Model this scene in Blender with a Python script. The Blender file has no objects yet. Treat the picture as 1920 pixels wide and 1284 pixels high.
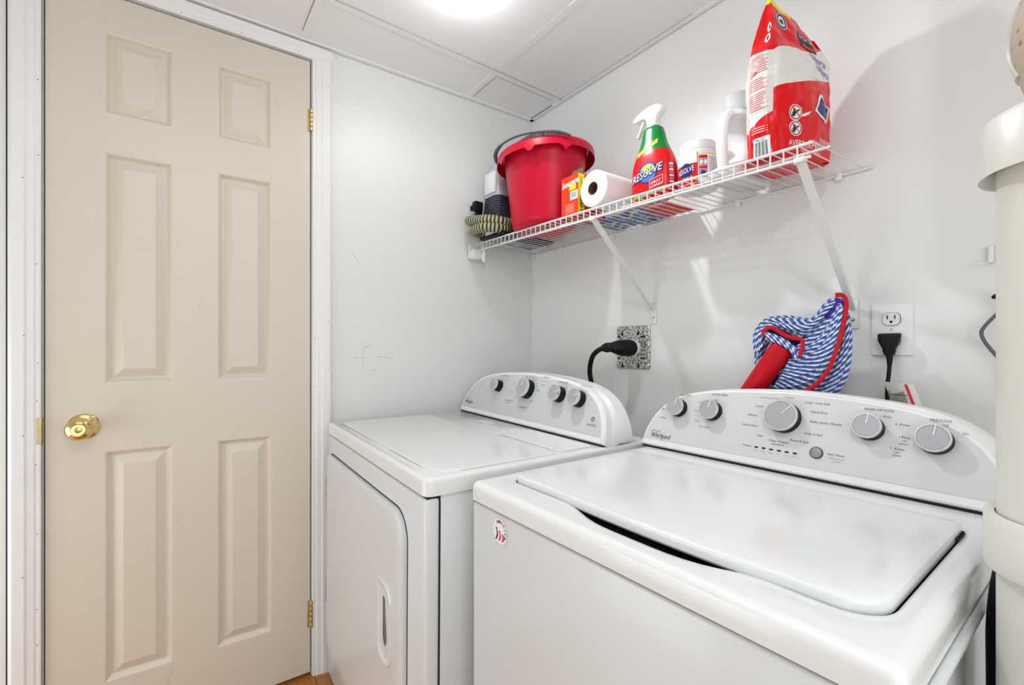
import bpy, bmesh, math, random
from mathutils import Vector, Matrix, noise
random.seed(7)
S=bpy.context.scene; COL=S.collection
R=math.radians
def V(*a): return Vector(a)

# ------------------------------------------------------------------ camera
cd=bpy.data.cameras.new('camera'); cam=bpy.data.objects.new('camera',cd); COL.objects.link(cam)
cam.location=(1.583,-1.282,1.085); cam.rotation_euler=(R(90),0,R(53.55))
cd.sensor_fit='HORIZONTAL'; cd.sensor_width=36; cd.lens=36*853/1920; cd.shift_y=13/1920; cd.clip_start=.02
S.camera=cam
# ------------------------------------------------------------------ world, lights, exposure
w=bpy.data.worlds.new('world'); S.world=w; w.use_nodes=True
w.node_tree.nodes['Background'].inputs[0].default_value=(1,1,1,1); w.node_tree.nodes['Background'].inputs[1].default_value=.3
S.view_settings.view_transform='Standard'; S.view_settings.look='None'; S.view_settings.gamma=1; S.view_settings.exposure=0.14
try: S.view_settings.use_curve_mapping=False
except Exception: pass
def light(name,kind,loc,energy,size=None,rot=(0,0,0),color=(1,1,1),sy=None):
    l=bpy.data.lights.new(name,kind); l.energy=energy; l.color=color
    if kind=='AREA':
        l.size=size
        if sy: l.shape='RECTANGLE'; l.size_y=sy
    elif size is not None: l.shadow_soft_size=size
    o=bpy.data.objects.new(name,l); COL.objects.link(o); o.location=loc; o.rotation_euler=rot; return o
LAMP=(.50,-.64,2.045)
LC=(.885,.95,1.0)
LC=(.90,.955,1.0)
LC=(.895,.955,1.0)
LC=(.895,.955,1.0)
LC=(.895,.955,1.0)
LC=(.895,.955,1.0)
LC=(.905,.955,1.0)
LC=(.905,.955,1.0)
_l=LC=(.905,.955,1.0)
LC=(.905,.955,1.0)
LC=(.905,.96,1.0)
LC=(.905,.96,1.0)
light('lamp_light','POINT',(LAMP[0],LAMP[1],2.058),1.7,.03,color=LC)
_l=light('lamp_downlight','SPOT',(LAMP[0],LAMP[1],2.065),2.7,.03,color=LC); _l.data.spot_size=R(165); _l.data.spot_blend=.5
_l=light('downlight_beam','SPOT',(LAMP[0],LAMP[1],2.065),17,.02,color=LC); _l.data.spot_size=R(104); _l.data.spot_blend=.9
_l.rotation_euler=Vector((.87,.36,-1.16)).to_track_quat('-Z','Y').to_euler()
light('spot_bulb_light','POINT',(1.72,-1.30,1.98),8.0,.025,color=LC)
light('top_fill_light','AREA',(1.10,-1.60,2.07),2.2,1.0,color=LC,sy=.9)  # added overhead fill out of view; no panel fixture hangs there
light('side_fill_light','AREA',(2.27,-1.4,1.1),9.5,1.3,rot=(0,R(90),0),color=LC,sy=1.6)  # added soft fill from the right side; no hall opens there
light('rear_fill_light','AREA',(.30,-2.45,.6),8.5,.9,rot=(R(90),0,R(0)),color=LC,sy=1.0)  # added low fill aimed at the machine fronts; no doorway there

# ------------------------------------------------------------------ materials
def mat(name,col,rough=.5,metal=0,coat=0,spec=.5,noise_amt=0,noise_scale=8,bump=0,bump_scale=200,emit=0,alpha=1,trans=0):
    m=bpy.data.materials.new(name); m.use_nodes=True; nt=m.node_tree; b=nt.nodes['Principled BSDF']
    b.inputs['Base Color'].default_value=(*col,1); b.inputs['Roughness'].default_value=rough; b.inputs['Metallic'].default_value=metal
    b.inputs['Coat Weight'].default_value=coat; b.inputs['Coat Roughness'].default_value=.08; b.inputs['Specular IOR Level'].default_value=spec
    if trans: b.inputs['Transmission Weight'].default_value=trans; b.inputs['IOR'].default_value=1.3
    if alpha<1: b.inputs['Alpha'].default_value=alpha
    if emit: b.inputs['Emission Color'].default_value=(*col,1); b.inputs['Emission Strength'].default_value=emit
    tc=None
    if noise_amt or bump:
        tc=nt.nodes.new('ShaderNodeTexCoord')
    if noise_amt:
        n=nt.nodes.new('ShaderNodeTexNoise'); n.inputs['Scale'].default_value=noise_scale; n.inputs['Detail'].default_value=4
        nt.links.new(tc.outputs['Object'],n.inputs['Vector'])
        mx=nt.nodes.new('ShaderNodeMix'); mx.data_type='RGBA'
        mx.inputs[6].default_value=(*[c*(1-noise_amt) for c in col],1); mx.inputs[7].default_value=(*[min(1,c*(1+noise_amt)) for c in col],1)
        nt.links.new(n.outputs['Fac'],mx.inputs[0]); nt.links.new(mx.outputs[2],b.inputs['Base Color'])
    if bump:
        n=nt.nodes.new('ShaderNodeTexNoise'); n.inputs['Scale'].default_value=bump_scale
        nt.links.new(tc.outputs['Object'],n.inputs['Vector'])
        bp=nt.nodes.new('ShaderNodeBump'); bp.inputs['Strength'].default_value=bump; bp.inputs['Distance'].default_value=.002
        nt.links.new(n.outputs['Fac'],bp.inputs['Height']); nt.links.new(bp.outputs['Normal'],b.inputs['Normal'])
    return m
def srgb(r,g,b):
    f=lambda c:(c/255/12.92) if c/255<=.04045 else ((c/255+.055)/1.055)**2.4
    return (f(r),f(g),f(b))
M={}
M['wall']=mat('white_wall_paint',srgb(229,229,227),.42,noise_amt=.012,noise_scale=3,bump=.06,bump_scale=60)
M['wallL']=mat('white_panel_paint',srgb(227,228,225),.45,noise_amt=.015,noise_scale=4,bump=.05,bump_scale=40)
M['trim']=mat('white_trim_paint',srgb(232,231,230),.35,noise_amt=.01,noise_scale=20)
M['ceil']=mat('ceiling_tile_white',srgb(242,243,243),.6,noise_amt=.012,noise_scale=10,bump=.05,bump_scale=150)
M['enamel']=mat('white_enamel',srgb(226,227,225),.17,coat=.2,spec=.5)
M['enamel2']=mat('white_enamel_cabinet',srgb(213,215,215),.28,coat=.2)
M['plasticw']=mat('white_plastic',srgb(232,232,230),.3)
M['silver']=mat('console_silver_grey',srgb(201,202,203),.38,metal=.0)
M['wconsole']=mat('console_light_grey',srgb(208,209,207),.35)
M['knobface']=mat('knob_face_grey',srgb(176,177,182),.32,metal=.35)
M['knobring']=mat('knob_chrome_ring',srgb(225,226,228),.18,metal=.6)
M['black']=mat('black_plastic',(.006,.006,.007),.4,spec=.2)
M['blackgap']=mat('dark_gap',(.008,.008,.008),.8)
M['rubber']=mat('black_rubber',(.006,.006,.007),.5,spec=.2)
M['ink']=mat('grey_ink',(.09,.09,.095),.6)
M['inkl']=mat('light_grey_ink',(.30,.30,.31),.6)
M['inkb']=mat('black_ink',(.015,.015,.02),.5)
M['brass']=mat('polished_brass',(.78,.60,.26),.12,metal=1)
M['brassd']=mat('brass_hinge',(.62,.50,.26),.3,metal=1,noise_amt=.15,noise_scale=60)
M['galv']=None
M['wire']=mat('white_coated_wire',srgb(228,226,224),.35)
M['red']=mat('red_bucket_plastic',(.58,.002,.030),.36,spec=.28)
M['grey']=mat('grey_plastic',(.085,.09,.095),.4,spec=.3)
M['redbag']=mat('glossy_red_film',(.72,.0,.003),.24,coat=.12,spec=.3)
M['redlab']=mat('red_label',(.66,.002,.006),.28,coat=.1,spec=.3)
M['redtext']=mat('red_print',srgb(214,40,48),.5)
M['whiteprint']=mat('white_print',srgb(240,240,240),.35)
M['whitefilm']=mat('white_film',srgb(226,222,214),.25,coat=.4)
M['yellow']=mat('yellow_print',srgb(246,226,20),.4)
M['orange']=mat('orange_carton',srgb(240,62,20),.5,spec=.25)
M['cartonred']=mat('red_carton',srgb(222,30,34),.5)
M['cardboard']=mat('brown_cardboard',srgb(116,84,58),.8)
M['green']=mat('green_plastic',srgb(0,126,52),.22,coat=.15,spec=.35)
M['lime']=mat('lime_print',srgb(120,180,60),.4)
M['navy']=mat('navy_print',srgb(20,30,110),.3)
M['bluep']=mat('blue_print',srgb(50,110,200),.4)
M['purple']=mat('lavender_print',srgb(150,140,190),.5)
M['paper']=mat('paper_towel',srgb(240,239,236),.9,bump=.5,bump_scale=180)
M['tube']=mat('cardboard_core',srgb(92,64,44),.8)
M['jug']=mat('white_jug_plastic',srgb(236,236,238),.3)
M['clearcap']=mat('translucent_cap',srgb(232,233,234),.15,trans=.35)
M['pvc']=mat('white_pvc_pipe',srgb(216,214,206),.35,noise_amt=.02,noise_scale=12)
M['mopred']=mat('red_mop_plastic',(.50,.0,.010),.38,spec=.25)
M['tape']=mat('red_fabric_tape',srgb(200,0,16),.8,bump=.8,bump_scale=900)
M['mopblue']=mat('blue_mop_plastic',srgb(50,28,150),.35,spec=.25)
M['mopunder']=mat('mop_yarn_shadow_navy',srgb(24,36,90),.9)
M['vacwhite']=mat('vacuum_white_plastic',srgb(226,228,232),.3)
M['vacgrey']=mat('vacuum_silver_plastic',srgb(182,184,192),.25)
M['vacdark']=mat('vacuum_dark_grey',srgb(58,60,72),.35)
M['beige']=None
M['hinge']=mat('steel_screw',(.5,.5,.5),.3,metal=1)
M['dot']=mat('nail_hole',(.03,.03,.03),.9)
M['graycable']=mat('grey_cable',(.1,.1,.11),.35)
M['hold']=mat('white_printed_tag',srgb(226,222,214),.5)
M['bulb']=mat('frosted_bulb',(1,.98,.95),.4,emit=8)

def door_mat():
    m=mat('cream_door_paint',srgb(212,203,188),.38,noise_amt=.02,noise_scale=5,bump=.05,bump_scale=90)
    nt=m.node_tree; b=nt.nodes['Principled BSDF']
    mx=[n for n in nt.nodes if n.type=='MIX'][0]
    tc=[n for n in nt.nodes if n.type=='TEX_COORD'][0]
    # faint smudge marks
    mp=nt.nodes.new('ShaderNodeMapping'); mp.inputs['Scale'].default_value=(9,9,5)
    nt.links.new(tc.outputs['Object'],mp.inputs[0])
    n=nt.nodes.new('ShaderNodeTexNoise'); n.inputs['Scale'].default_value=2.2; n.inputs['Detail'].default_value=8
    nt.links.new(mp.outputs[0],n.inputs['Vector'])
    cr=nt.nodes.new('ShaderNodeValToRGB'); cr.color_ramp.elements[0].position=.66; cr.color_ramp.elements[1].position=.74
    cr.color_ramp.elements[1].color=(.25,.25,.25,1); cr.color_ramp.elements[0].color=(0,0,0,1)
    nt.links.new(n.outputs['Fac'],cr.inputs[0])
    m2=nt.nodes.new('ShaderNodeMix'); m2.data_type='RGBA'; m2.inputs[7].default_value=(*srgb(176,160,124),1)
    nt.links.new(cr.outputs[0],m2.inputs[0]); nt.links.new(mx.outputs[2],m2.inputs[6]); nt.links.new(m2.outputs[2],b.inputs['Base Color'])
    return m
M['door']=door_mat()
def galv_mat():
    m=mat('galvanised_steel',(.55,.55,.54),.35,metal=.6); nt=m.node_tree; b=nt.nodes['Principled BSDF']
    tc=nt.nodes.new('ShaderNodeTexCoord'); v=nt.nodes.new('ShaderNodeTexNoise'); v.inputs['Scale'].default_value=140; v.inputs['Detail'].default_value=3
    nt.links.new(tc.outputs['Object'],v.inputs['Vector'])
    cr=nt.nodes.new('ShaderNodeValToRGB'); cr.color_ramp.elements[0].position=.42; cr.color_ramp.elements[0].color=(.16,.16,.155,1)
    cr.color_ramp.elements[1].position=.58; cr.color_ramp.elements[1].color=(.72,.72,.70,1)
    nt.links.new(v.outputs['Fac'],cr.inputs[0]); nt.links.new(cr.outputs[0],b.inputs['Base Color']); return m
M['galv']=galv_mat()
def beige_mat():
    m=mat('beige_perforated_sleeve',srgb(176,160,144),.7); nt=m.node_tree; b=nt.nodes['Principled BSDF']
    tc=nt.nodes.new('ShaderNodeTexCoord'); v=nt.nodes.new('ShaderNodeTexVoronoi'); v.inputs['Scale'].default_value=70; v.inputs['Randomness'].default_value=.25
    nt.links.new(tc.outputs['Object'],v.inputs['Vector'])
    cr=nt.nodes.new('ShaderNodeValToRGB'); cr.color_ramp.elements[0].position=.14; cr.color_ramp.elements[0].color=(*srgb(128,112,98),1)
    cr.color_ramp.elements[1].position=.24; cr.color_ramp.elements[1].color=(*srgb(180,164,148),1)
    nt.links.new(v.outputs['Distance'],cr.inputs[0]); nt.links.new(cr.outputs[0],b.inputs['Base Color'])
    bp=nt.nodes.new('ShaderNodeBump'); bp.inputs['Strength'].default_value=.5; bp.inputs['Distance'].default_value=.002
    nt.links.new(v.outputs['Distance'],bp.inputs['Height']); nt.links.new(bp.outputs[0],b.inputs['Normal']); return m
M['beige']=beige_mat()
def rope_mat():
    m=mat('blue_white_twisted_yarn',(1,1,1),.85); nt=m.node_tree; b=nt.nodes['Principled BSDF']
    uv=nt.nodes.new('ShaderNodeUVMap'); sp=nt.nodes.new('ShaderNodeSeparateXYZ'); nt.links.new(uv.outputs[0],sp.inputs[0])
    def mth(op,a,bv):
        n=nt.nodes.new('ShaderNodeMath'); n.operation=op
        if isinstance(a,(int,float)): n.inputs[0].default_value=a
        else: nt.links.new(a,n.inputs[0])
        if bv is not None:
            if isinstance(bv,(int,float)): n.inputs[1].default_value=bv
            else: nt.links.new(bv,n.inputs[1])
        return n.outputs[0]
    a=mth('ADD',mth('MULTIPLY',sp.outputs[0],62.0),mth('MULTIPLY',sp.outputs[1],2.0))   # u metres along, v turns
    fr=mth('FRACT',a,None)
    cr=nt.nodes.new('ShaderNodeValToRGB'); cr.color_ramp.interpolation='CONSTANT'
    e=cr.color_ramp.elements; e[0].position=0; e[0].color=(*srgb(238,236,232),1); e[1].position=.42; e[1].color=(*srgb(62,112,204),1)
    x=e.new(.74); x.color=(*srgb(36,70,160),1)
    nt.links.new(fr,cr.inputs[0]); nt.links.new(cr.outputs[0],b.inputs['Base Color'])
    bp=nt.nodes.new('ShaderNodeBump'); bp.inputs['Strength'].default_value=.8; bp.inputs['Distance'].default_value=.001
    sn=mth('SINE',mth('MULTIPLY',a,12.566),None); nt.links.new(sn,bp.inputs['Height']); nt.links.new(bp.outputs[0],b.inputs['Normal'])
    return m
M['rope']=rope_mat()
def hose_mat():
    m=mat('ribbed_olive_hose',srgb(176,174,134),.45); nt=m.node_tree; b=nt.nodes['Principled BSDF']
    uv=nt.nodes.new('ShaderNodeUVMap'); wv=nt.nodes.new('ShaderNodeTexWave'); wv.inputs['Scale'].default_value=26; wv.bands_direction='X'; wv.wave_profile='SIN'
    nt.links.new(uv.outputs[0],wv.inputs['Vector'])
    cr=nt.nodes.new('ShaderNodeValToRGB'); cr.color_ramp.elements[0].position=.30; cr.color_ramp.elements[0].color=(.01,.01,.01,1); cr.color_ramp.elements[1].position=.42; cr.color_ramp.elements[1].color=(*srgb(176,174,134),1)
    nt.links.new(wv.outputs['Fac'],cr.inputs[0]); nt.links.new(cr.outputs[0],b.inputs['Base Color'])
    bp=nt.nodes.new('ShaderNodeBump'); bp.inputs['Strength'].default_value=1; bp.inputs['Distance'].default_value=.003
    nt.links.new(wv.outputs['Fac'],bp.inputs['Height']); nt.links.new(bp.outputs[0],b.inputs['Normal']); return m
M['hose']=hose_mat()
def wood_mat():
    m=mat('orange_wood_floor',srgb(190,120,40),.3,coat=.3); nt=m.node_tree; b=nt.nodes['Principled BSDF']
    tc=nt.nodes.new('ShaderNodeTexCoord'); mp=nt.nodes.new('ShaderNodeMapping'); mp.inputs['Scale'].default_value=(1,1,1); nt.links.new(tc.outputs['Object'],mp.inputs[0])
    br=nt.nodes.new('ShaderNodeTexBrick'); br.inputs['Scale'].default_value=1; br.inputs['Brick Width'].default_value=.9; br.inputs['Row Height'].default_value=.083
    br.inputs['Mortar Size'].default_value=.001; br.inputs['Color1'].default_value=(*srgb(206,138,52),1); br.inputs['Color2'].default_value=(*srgb(180,108,34),1); br.inputs['Mortar'].default_value=(.05,.02,.005,1)
    nt.links.new(mp.outputs[0],br.inputs['Vector'])
    n=nt.nodes.new('ShaderNodeTexNoise'); n.inputs['Scale'].default_value=3; mp2=nt.nodes.new('ShaderNodeMapping'); mp2.inputs['Scale'].default_value=(3,40,1); nt.links.new(tc.outputs['Object'],mp2.inputs[0]); nt.links.new(mp2.outputs[0],n.inputs['Vector'])
    mx=nt.nodes.new('ShaderNodeMix'); mx.data_type='RGBA'; mx.blend_type='MULTIPLY'; mx.inputs[0].default_value=.35
    nt.links.new(br.outputs[0],mx.inputs[6]); nt.links.new(n.outputs['Color'],mx.inputs[7]); nt.links.new(mx.outputs[2],b.inputs['Base Color']); return m
M['floor']=wood_mat()

# ------------------------------------------------------------------ mesh helpers
class MB:
    """collects geometry, then links it as ONE object"""
    def __init__(s): s.bm=bmesh.new(); s.mats=[]; s.uv=None
    def mi(s,m):
        if m not in s.mats: s.mats.append(m)
        return s.mats.index(m)
    def face(s,vs,mi=0):
        try:
            f=s.bm.faces.new(vs); f.material_index=mi; return f
        except ValueError: return None
    def box(s,lo,hi,m=None,bev=0,seg=2):
        mi=s.mi(m) if m else 0
        t=bmesh.new(); bmesh.ops.create_cube(t,size=1)
        for v in t.verts: v.co=Vector([lo[i]+(v.co[i]+.5)*(hi[i]-lo[i]) for i in range(3)])
        if bev: bmesh.ops.bevel(t,geom=t.edges[:],offset=bev,segments=seg,profile=.5,affect='EDGES')
        s.merge(t,mi); return s
    def merge(s,t,mi=0,mx=None):
        d={}
        for v in t.verts: d[v]=s.bm.verts.new(mx@v.co if mx else v.co)
        for f in t.faces: s.face([d[v] for v in f.verts],mi)
        t.free()
    def loft(s,rings,m=None,cap0=True,cap1=True,closed=True,matfn=None):
        mi=s.mi(m) if m else 0
        vr=[[s.bm.verts.new(p) for p in r] for r in rings]; n=len(vr[0])
        for i in range(len(vr)-1):
            for j in range(n if closed else n-1):
                k=(j+1)%n
                q=matfn(i,j) if matfn else mi
                s.face([vr[i][j],vr[i][k],vr[i+1][k],vr[i+1][j]],q)
        if cap0: s.face(list(reversed(vr[0])),matfn(0,0) if matfn and False else mi)
        if cap1: s.face(vr[-1],mi)
        return s
    def tube(s,pts,r,m=None,seg=10,caps=True,uv=False,rfn=None):
        mi=s.mi(m) if m else 0
        pts=[Vector(p) for p in pts]; n=len(pts)
        up=None; rings=[]; L=0; lens=[]
        for i,p in enumerate(pts):
            d=(pts[min(i+1,n-1)]-pts[max(i-1,0)]).normalized()
            if up is None:
                up=Vector((0,0,1)) if abs(d.z)<.9 else Vector((1,0,0))
            a=d.cross(up)
            if a.length<1e-6: a=d.orthogonal()
            a.normalize(); b=a.cross(d).normalized(); up=b
            rr=rfn(i/(n-1)) if rfn else r
            rings.append([p+(a*math.cos(2*math.pi*j/seg)+b*math.sin(2*math.pi*j/seg))*rr for j in range(seg)])
            if i: L+=(p-pts[i-1]).length
            lens.append(L)
        vr=[[s.bm.verts.new(q) for q in ring] for ring in rings]
        if uv and s.uv is None: s.uv=s.bm.loops.layers.uv.new('UVMap')
        ph=random.random()
        for i in range(n-1):
            for j in range(seg):
                k=(j+1)%seg
                f=s.face([vr[i][j],vr[i][k],vr[i+1][k],vr[i+1][j]],mi)
                if uv and f:
                    for lp,(u,v) in zip(f.loops,((lens[i],j/seg),(lens[i],(j+1)/seg),(lens[i+1],(j+1)/seg),(lens[i+1],j/seg))):
                        lp[s.uv].uv=(u+ph,v)
        if caps: s.face(list(reversed(vr[0])),mi); s.face(vr[-1],mi)
        return s
    def cyl(s,p0,p1,r0,r1=None,m=None,seg=32,bev=0):
        p0=Vector(p0);p1=Vector(p1); r1=r0 if r1 is None else r1
        d=(p1-p0); L=d.length; d.normalize(); a=d.orthogonal().normalized(); b=d.cross(a)
        prof=[(0,r0),(L,r1)]
        if bev: prof=[(0,r0-bev),(bev*.3,r0-bev*.3),(bev,r0),(L-bev,r1),(L-bev*.3,r1-bev*.3),(L,r1-bev)]
        rings=[[p0+d*h+(a*math.cos(2*math.pi*j/seg)+b*math.sin(2*math.pi*j/seg))*r for j in range(seg)] for h,r in prof]
        return s.loft(rings,m)
    def lathe(s,prof,origin,axis=(0,0,1),m=None,seg=40,cap0=False,cap1=False):
        o=Vector(origin); d=Vector(axis).normalized(); a=d.orthogonal().normalized(); b=d.cross(a)
        rings=[[o+d*h+(a*math.cos(2*math.pi*j/seg)+b*math.sin(2*math.pi*j/seg))*r for j in range(seg)] for r,h in prof]
        return s.loft(rings,m,cap0,cap1)
    def poly(s,pts,m=None):
        s.face([s.bm.verts.new(p) for p in pts],s.mi(m) if m else 0); return s
    def prism(s,pts,dvec,m=None):
        d=Vector(dvec); a=[Vector(p) for p in pts]
        return s.loft([a,[p+d for p in a]],m)
    def grid(s,fn,nu,nv,m=None):
        mi=s.mi(m) if m else 0
        vs=[[s.bm.verts.new(fn(i/nu,j/nv)) for j in range(nv+1)] for i in range(nu+1)]
        for i in range(nu):
            for j in range(nv): s.face([vs[i][j],vs[i+1][j],vs[i+1][j+1],vs[i][j+1]],mi)
        return s
    def text(s,body,size,fn,m,align='CENTER',shear=0,sx=1,cut=None,offset=0):
        """lettering mapped onto a surface by fn(x,y)->point"""
        mi=s.mi(m)
        cu=bpy.data.curves.new('t','FONT'); cu.body=body; cu.size=size; cu.align_x=align; cu.align_y='CENTER'; cu.shear=shear; cu.resolution_u=2; cu.offset=offset
        o=bpy.data.objects.new('t',cu); COL.objects.link(o)
        dg=bpy.context.evaluated_depsgraph_get(); me=bpy.data.meshes.new_from_object(o.evaluated_get(dg))
        vs=[s.bm.verts.new(fn(v.co.x*sx,v.co.y)) for v in me.vertices]
        for p in me.polygons: s.face([vs[i] for i in p.vertices],mi)
        bpy.data.objects.remove(o); bpy.data.curves.remove(cu); bpy.data.meshes.remove(me); return s
    def disc(s,fn,cx,cy,rx,ry,m,seg=28,inner=0):
        mi=s.mi(m)
        o=[s.bm.verts.new(fn(cx+rx*math.cos(2*math.pi*j/seg),cy+ry*math.sin(2*math.pi*j/seg))) for j in range(seg)]
        if inner:
            i_=[s.bm.verts.new(fn(cx+rx*inner*math.cos(2*math.pi*j/seg),cy+ry*inner*math.sin(2*math.pi*j/seg))) for j in range(seg)]
            for j in range(seg): s.face([o[j],o[(j+1)%seg],i_[(j+1)%seg],i_[j]],mi)
        else:
            for q in (.66,.33):
                n_=[s.bm.verts.new(fn(cx+rx*q*math.cos(2*math.pi*j/seg),cy+ry*q*math.sin(2*math.pi*j/seg))) for j in range(seg)]
                for j in range(seg): s.face([o[j],o[(j+1)%seg],n_[(j+1)%seg],n_[j]],mi)
                o=n_
            c=s.bm.verts.new(fn(cx,cy))
            for j in range(seg): s.face([o[j],o[(j+1)%seg],c],mi)
        return s
    def rect(s,fn,x0,y0,x1,y1,m,n=4,k=4):
        mi=s.mi(m)
        vs=[[s.bm.verts.new(fn(x0+(x1-x0)*i/n,y0+(y1-y0)*j/k)) for j in range(k+1)] for i in range(n+1)]
        for i in range(n):
            for j in range(k): s.face([vs[i][j],vs[i+1][j],vs[i+1][j+1],vs[i][j+1]],mi)
        return s
    def build(s,name,m=None,parent=None,loc=None,rot=None,smooth=True,angle=38,label=None,fixn=True,kind=None):
        if m is not None:
            if not s.mats: s.mats=[m]
        if fixn: bmesh.ops.recalc_face_normals(s.bm,faces=s.bm.faces[:])
        me=bpy.data.meshes.new(name); s.bm.to_mesh(me); s.bm.free()
        for x in s.mats: me.materials.append(x)
        if smooth:
            me.polygons.foreach_set('use_smooth',[True]*len(me.polygons)); me.set_sharp_from_angle(angle=R(angle))
        o=bpy.data.objects.new(name,me); COL.objects.link(o)
        if loc is not None: o.location=loc
        if rot is not None: o.rotation_euler=rot
        if parent: o.parent=parent
        if label: o['label']=label
        if kind: o['kind']=kind
        return o
def empty(name,loc=(0,0,0),rot=(0,0,0)):
    o=bpy.data.objects.new(name,None); COL.objects.link(o); o.location=loc; o.rotation_euler=rot; o.empty_display_size=.05; return o
def tag(o,label,cat,group=None):
    o['label']=label; o['category']=cat
    if group: o['group']=group
    return o
def struct(o): o['kind']='structure'; return o
def rrect(x0,y0,x1,y1,r,nc=6,ns=10):
    """rounded rectangle, counter-clockwise from the front-left; r is one radius or four (FL,FR,BR,BL)"""
    if not isinstance(r,(tuple,list)): r=(r,)*4
    P=[]
    cs=[(x0+r[0],y0+r[0],180,r[0]),(x1-r[1],y0+r[1],270,r[1]),(x1-r[2],y1-r[2],0,r[2]),(x0+r[3],y1-r[3],90,r[3])]
    for i,(cx,cy,a0,rr) in enumerate(cs):
        arc=[(cx+rr*math.cos(R(a0+90*k/nc)),cy+rr*math.sin(R(a0+90*k/nc))) for k in range(nc+1)]
        P+=arc
        nx=cs[(i+1)%4]; e=(nx[0]+nx[3]*math.cos(R(nx[2])),nx[1]+nx[3]*math.sin(R(nx[2]))); a=arc[-1]
        for k in range(1,ns): P.append((a[0]+(e[0]-a[0])*k/ns,a[1]+(e[1]-a[1])*k/ns))
    return P
def spline(pts,n=8):
    pts=[Vector(p) for p in pts]; out=[]
    for i in range(len(pts)-1):
        p0=pts[max(i-1,0)];p1=pts[i];p2=pts[i+1];p3=pts[min(i+2,len(pts)-1)]
        for k in range(n):
            t=k/n; out.append(.5*((2*p1)+(p2-p0)*t+(2*p0-5*p1+4*p2-p3)*t*t+(3*p1-p0-3*p2+p3)*t**3))
    out.append(pts[-1]); return out
def lerp(a,b,t): return a+(b-a)*t
def interp(xs,ys,x):
    if x<=xs[0]: return ys[0]
    for i in range(len(xs)-1):
        if x<=xs[i+1]: 
            t=(x-xs[i])/(xs[i+1]-xs[i]); t2=t
            return lerp(ys[i],ys[i+1],t2)
    return ys[-1]

# ------------------------------------------------------------------ room shell
# left wall runs along U=(.0384,.9993); its local frame: x = into room, y = along wall (s), z up
CEIL=2.103; WROT=(0,0,R(-2.2))
def wl(lo,hi,mb=None,m=None,bev=0):   # box in left-wall frame (depth, s, z)
    mb=mb or MB(); mb.box(lo,hi,m,bev); return mb
struct(MB().box((-.3,-2.75,-.05),(2.5,.1,0)).build('floor',M['floor'],smooth=False))
wf=MB(); wf.box((-.1,0,0),(2.5,.08,CEIL)); struct(wf.build('wall_right',M['wall'],smooth=False))
wf=MB(); wf.box((-.08,-.855,0),(0,.0,CEIL)); wf.box((-.08,-2.75,0),(0,-1.56,CEIL)); wf.box((-.08,-1.56,2.06),(0,-.855,CEIL))
struct(wf.build('wall_left',M['wallL'],rot=WROT,smooth=False))
struct(MB().box((-.3,-2.83,0),(2.5,-2.75,CEIL)).build('wall_back',M['wall'],smooth=False))
struct(MB().box((2.3,-2.75,0),(2.38,0,CEIL)).build('wall_side',M['wall'],smooth=False))
# scuffs on the left wall
sc=MB()
def scuff(s,z,ds,dz,wd=.0009): 
    a=V(.0006,s,z);b=V(.0006,s+ds,z+dz); n=V(0,-(b-a).z,(b-a).y).normalized()*wd; sc.poly([a-n,a+n,b+n*.4,b-n*.4])
for q in ((-.79,1.43,.02,-.03),(-.77,1.40,.012,-.02),(-.75,1.085,0,-.06),(-.745,1.09,.03,.015),(-.78,1.055,.05,0),(-.70,1.06,.04,-.004),(-.66,1.052,.03,.002),(-.72,1.01,.03,.003),(-.63,1.09,.004,0),(-.62,1.08,.003,0)): scuff(*q)
o=sc.build('wall_left_scuffs',mat('scuff_grey',srgb(176,176,174),.7),rot=WROT); struct(o); o.name='trim_7'
# ceiling: flat tiles with slim flush T bars
cl=MB(); cl.box((-.3,-2.75,CEIL),(2.5,.1,CEIL+.04)); struct(cl.build('ceiling',M['ceil'],smooth=False))
tb=MB()
for x in (.2,.81,1.42,2.03): tb.box((x-.012,-2.7,CEIL-.0022),(x+.012,-.001,CEIL+.001),bev=.0006,seg=1)
for y in (-.335,-.945,-1.555,-2.165): tb.box((0.0-.05,y-.012,CEIL-.0016),(2.3,y+.012,CEIL+.001),bev=.0006,seg=1)
struct(tb.build('trim_1',M['ceil'],smooth=False))
# perimeter angles with a thin dark seam against the wall
an=MB(); an.box((0,-.021,CEIL-.0035),(2.3,-.0035,CEIL),bev=.0008,seg=1); struct(an.build('trim_2',M['ceil'],smooth=False))
an=MB(); an.box((.0035,-2.7,CEIL-.0035),(.021,-.003,CEIL),bev=.0008,seg=1); struct(an.build('trim_3',M['ceil'],rot=WROT,smooth=False))
# dark joint lines between the tiles and the bars (open joints)
jl=MB()
for (a,b) in (((.186,-.345),(.186,-.02)),):
    pass
def joint(x0,y0,x1,y1,wd=.0011):
    a=V(x0,y0,CEIL-.0025); b=V(x1,y1,CEIL-.0025); n=V(-(b-a).y,(b-a).x,0).normalized()*wd; jl.poly([a-n,a+n,b+n,b-n])
joint(.214,-.93,.214,-.022,.0009); joint(.187,-.32,.187,-.05,.0008); joint(.02,-.322,.187,-.322,.0007); joint(.02,-.958,.19,-.958,.0007); joint(.21,-.348,.6,-.348,.0004)
joint(.022,-.0225,.16,-.0225,.0016); joint(.2,-.0225,.8,-.0225,.0006)
struct(jl.build('trim_4',M['blackgap'],smooth=False))
# lamp (flush fixture just above the frame)
L=empty('ceiling_light',(LAMP[0],LAMP[1],CEIL)); tag(L,'small round ceiling light on the white tiles above the dryer','light')
MB().lathe([(.0,0),(.07,0),(.072,-.006),(.066,-.010),(.0,-.010)],(0,0,0)).build('base_ring',M['plasticw'],L)

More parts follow.
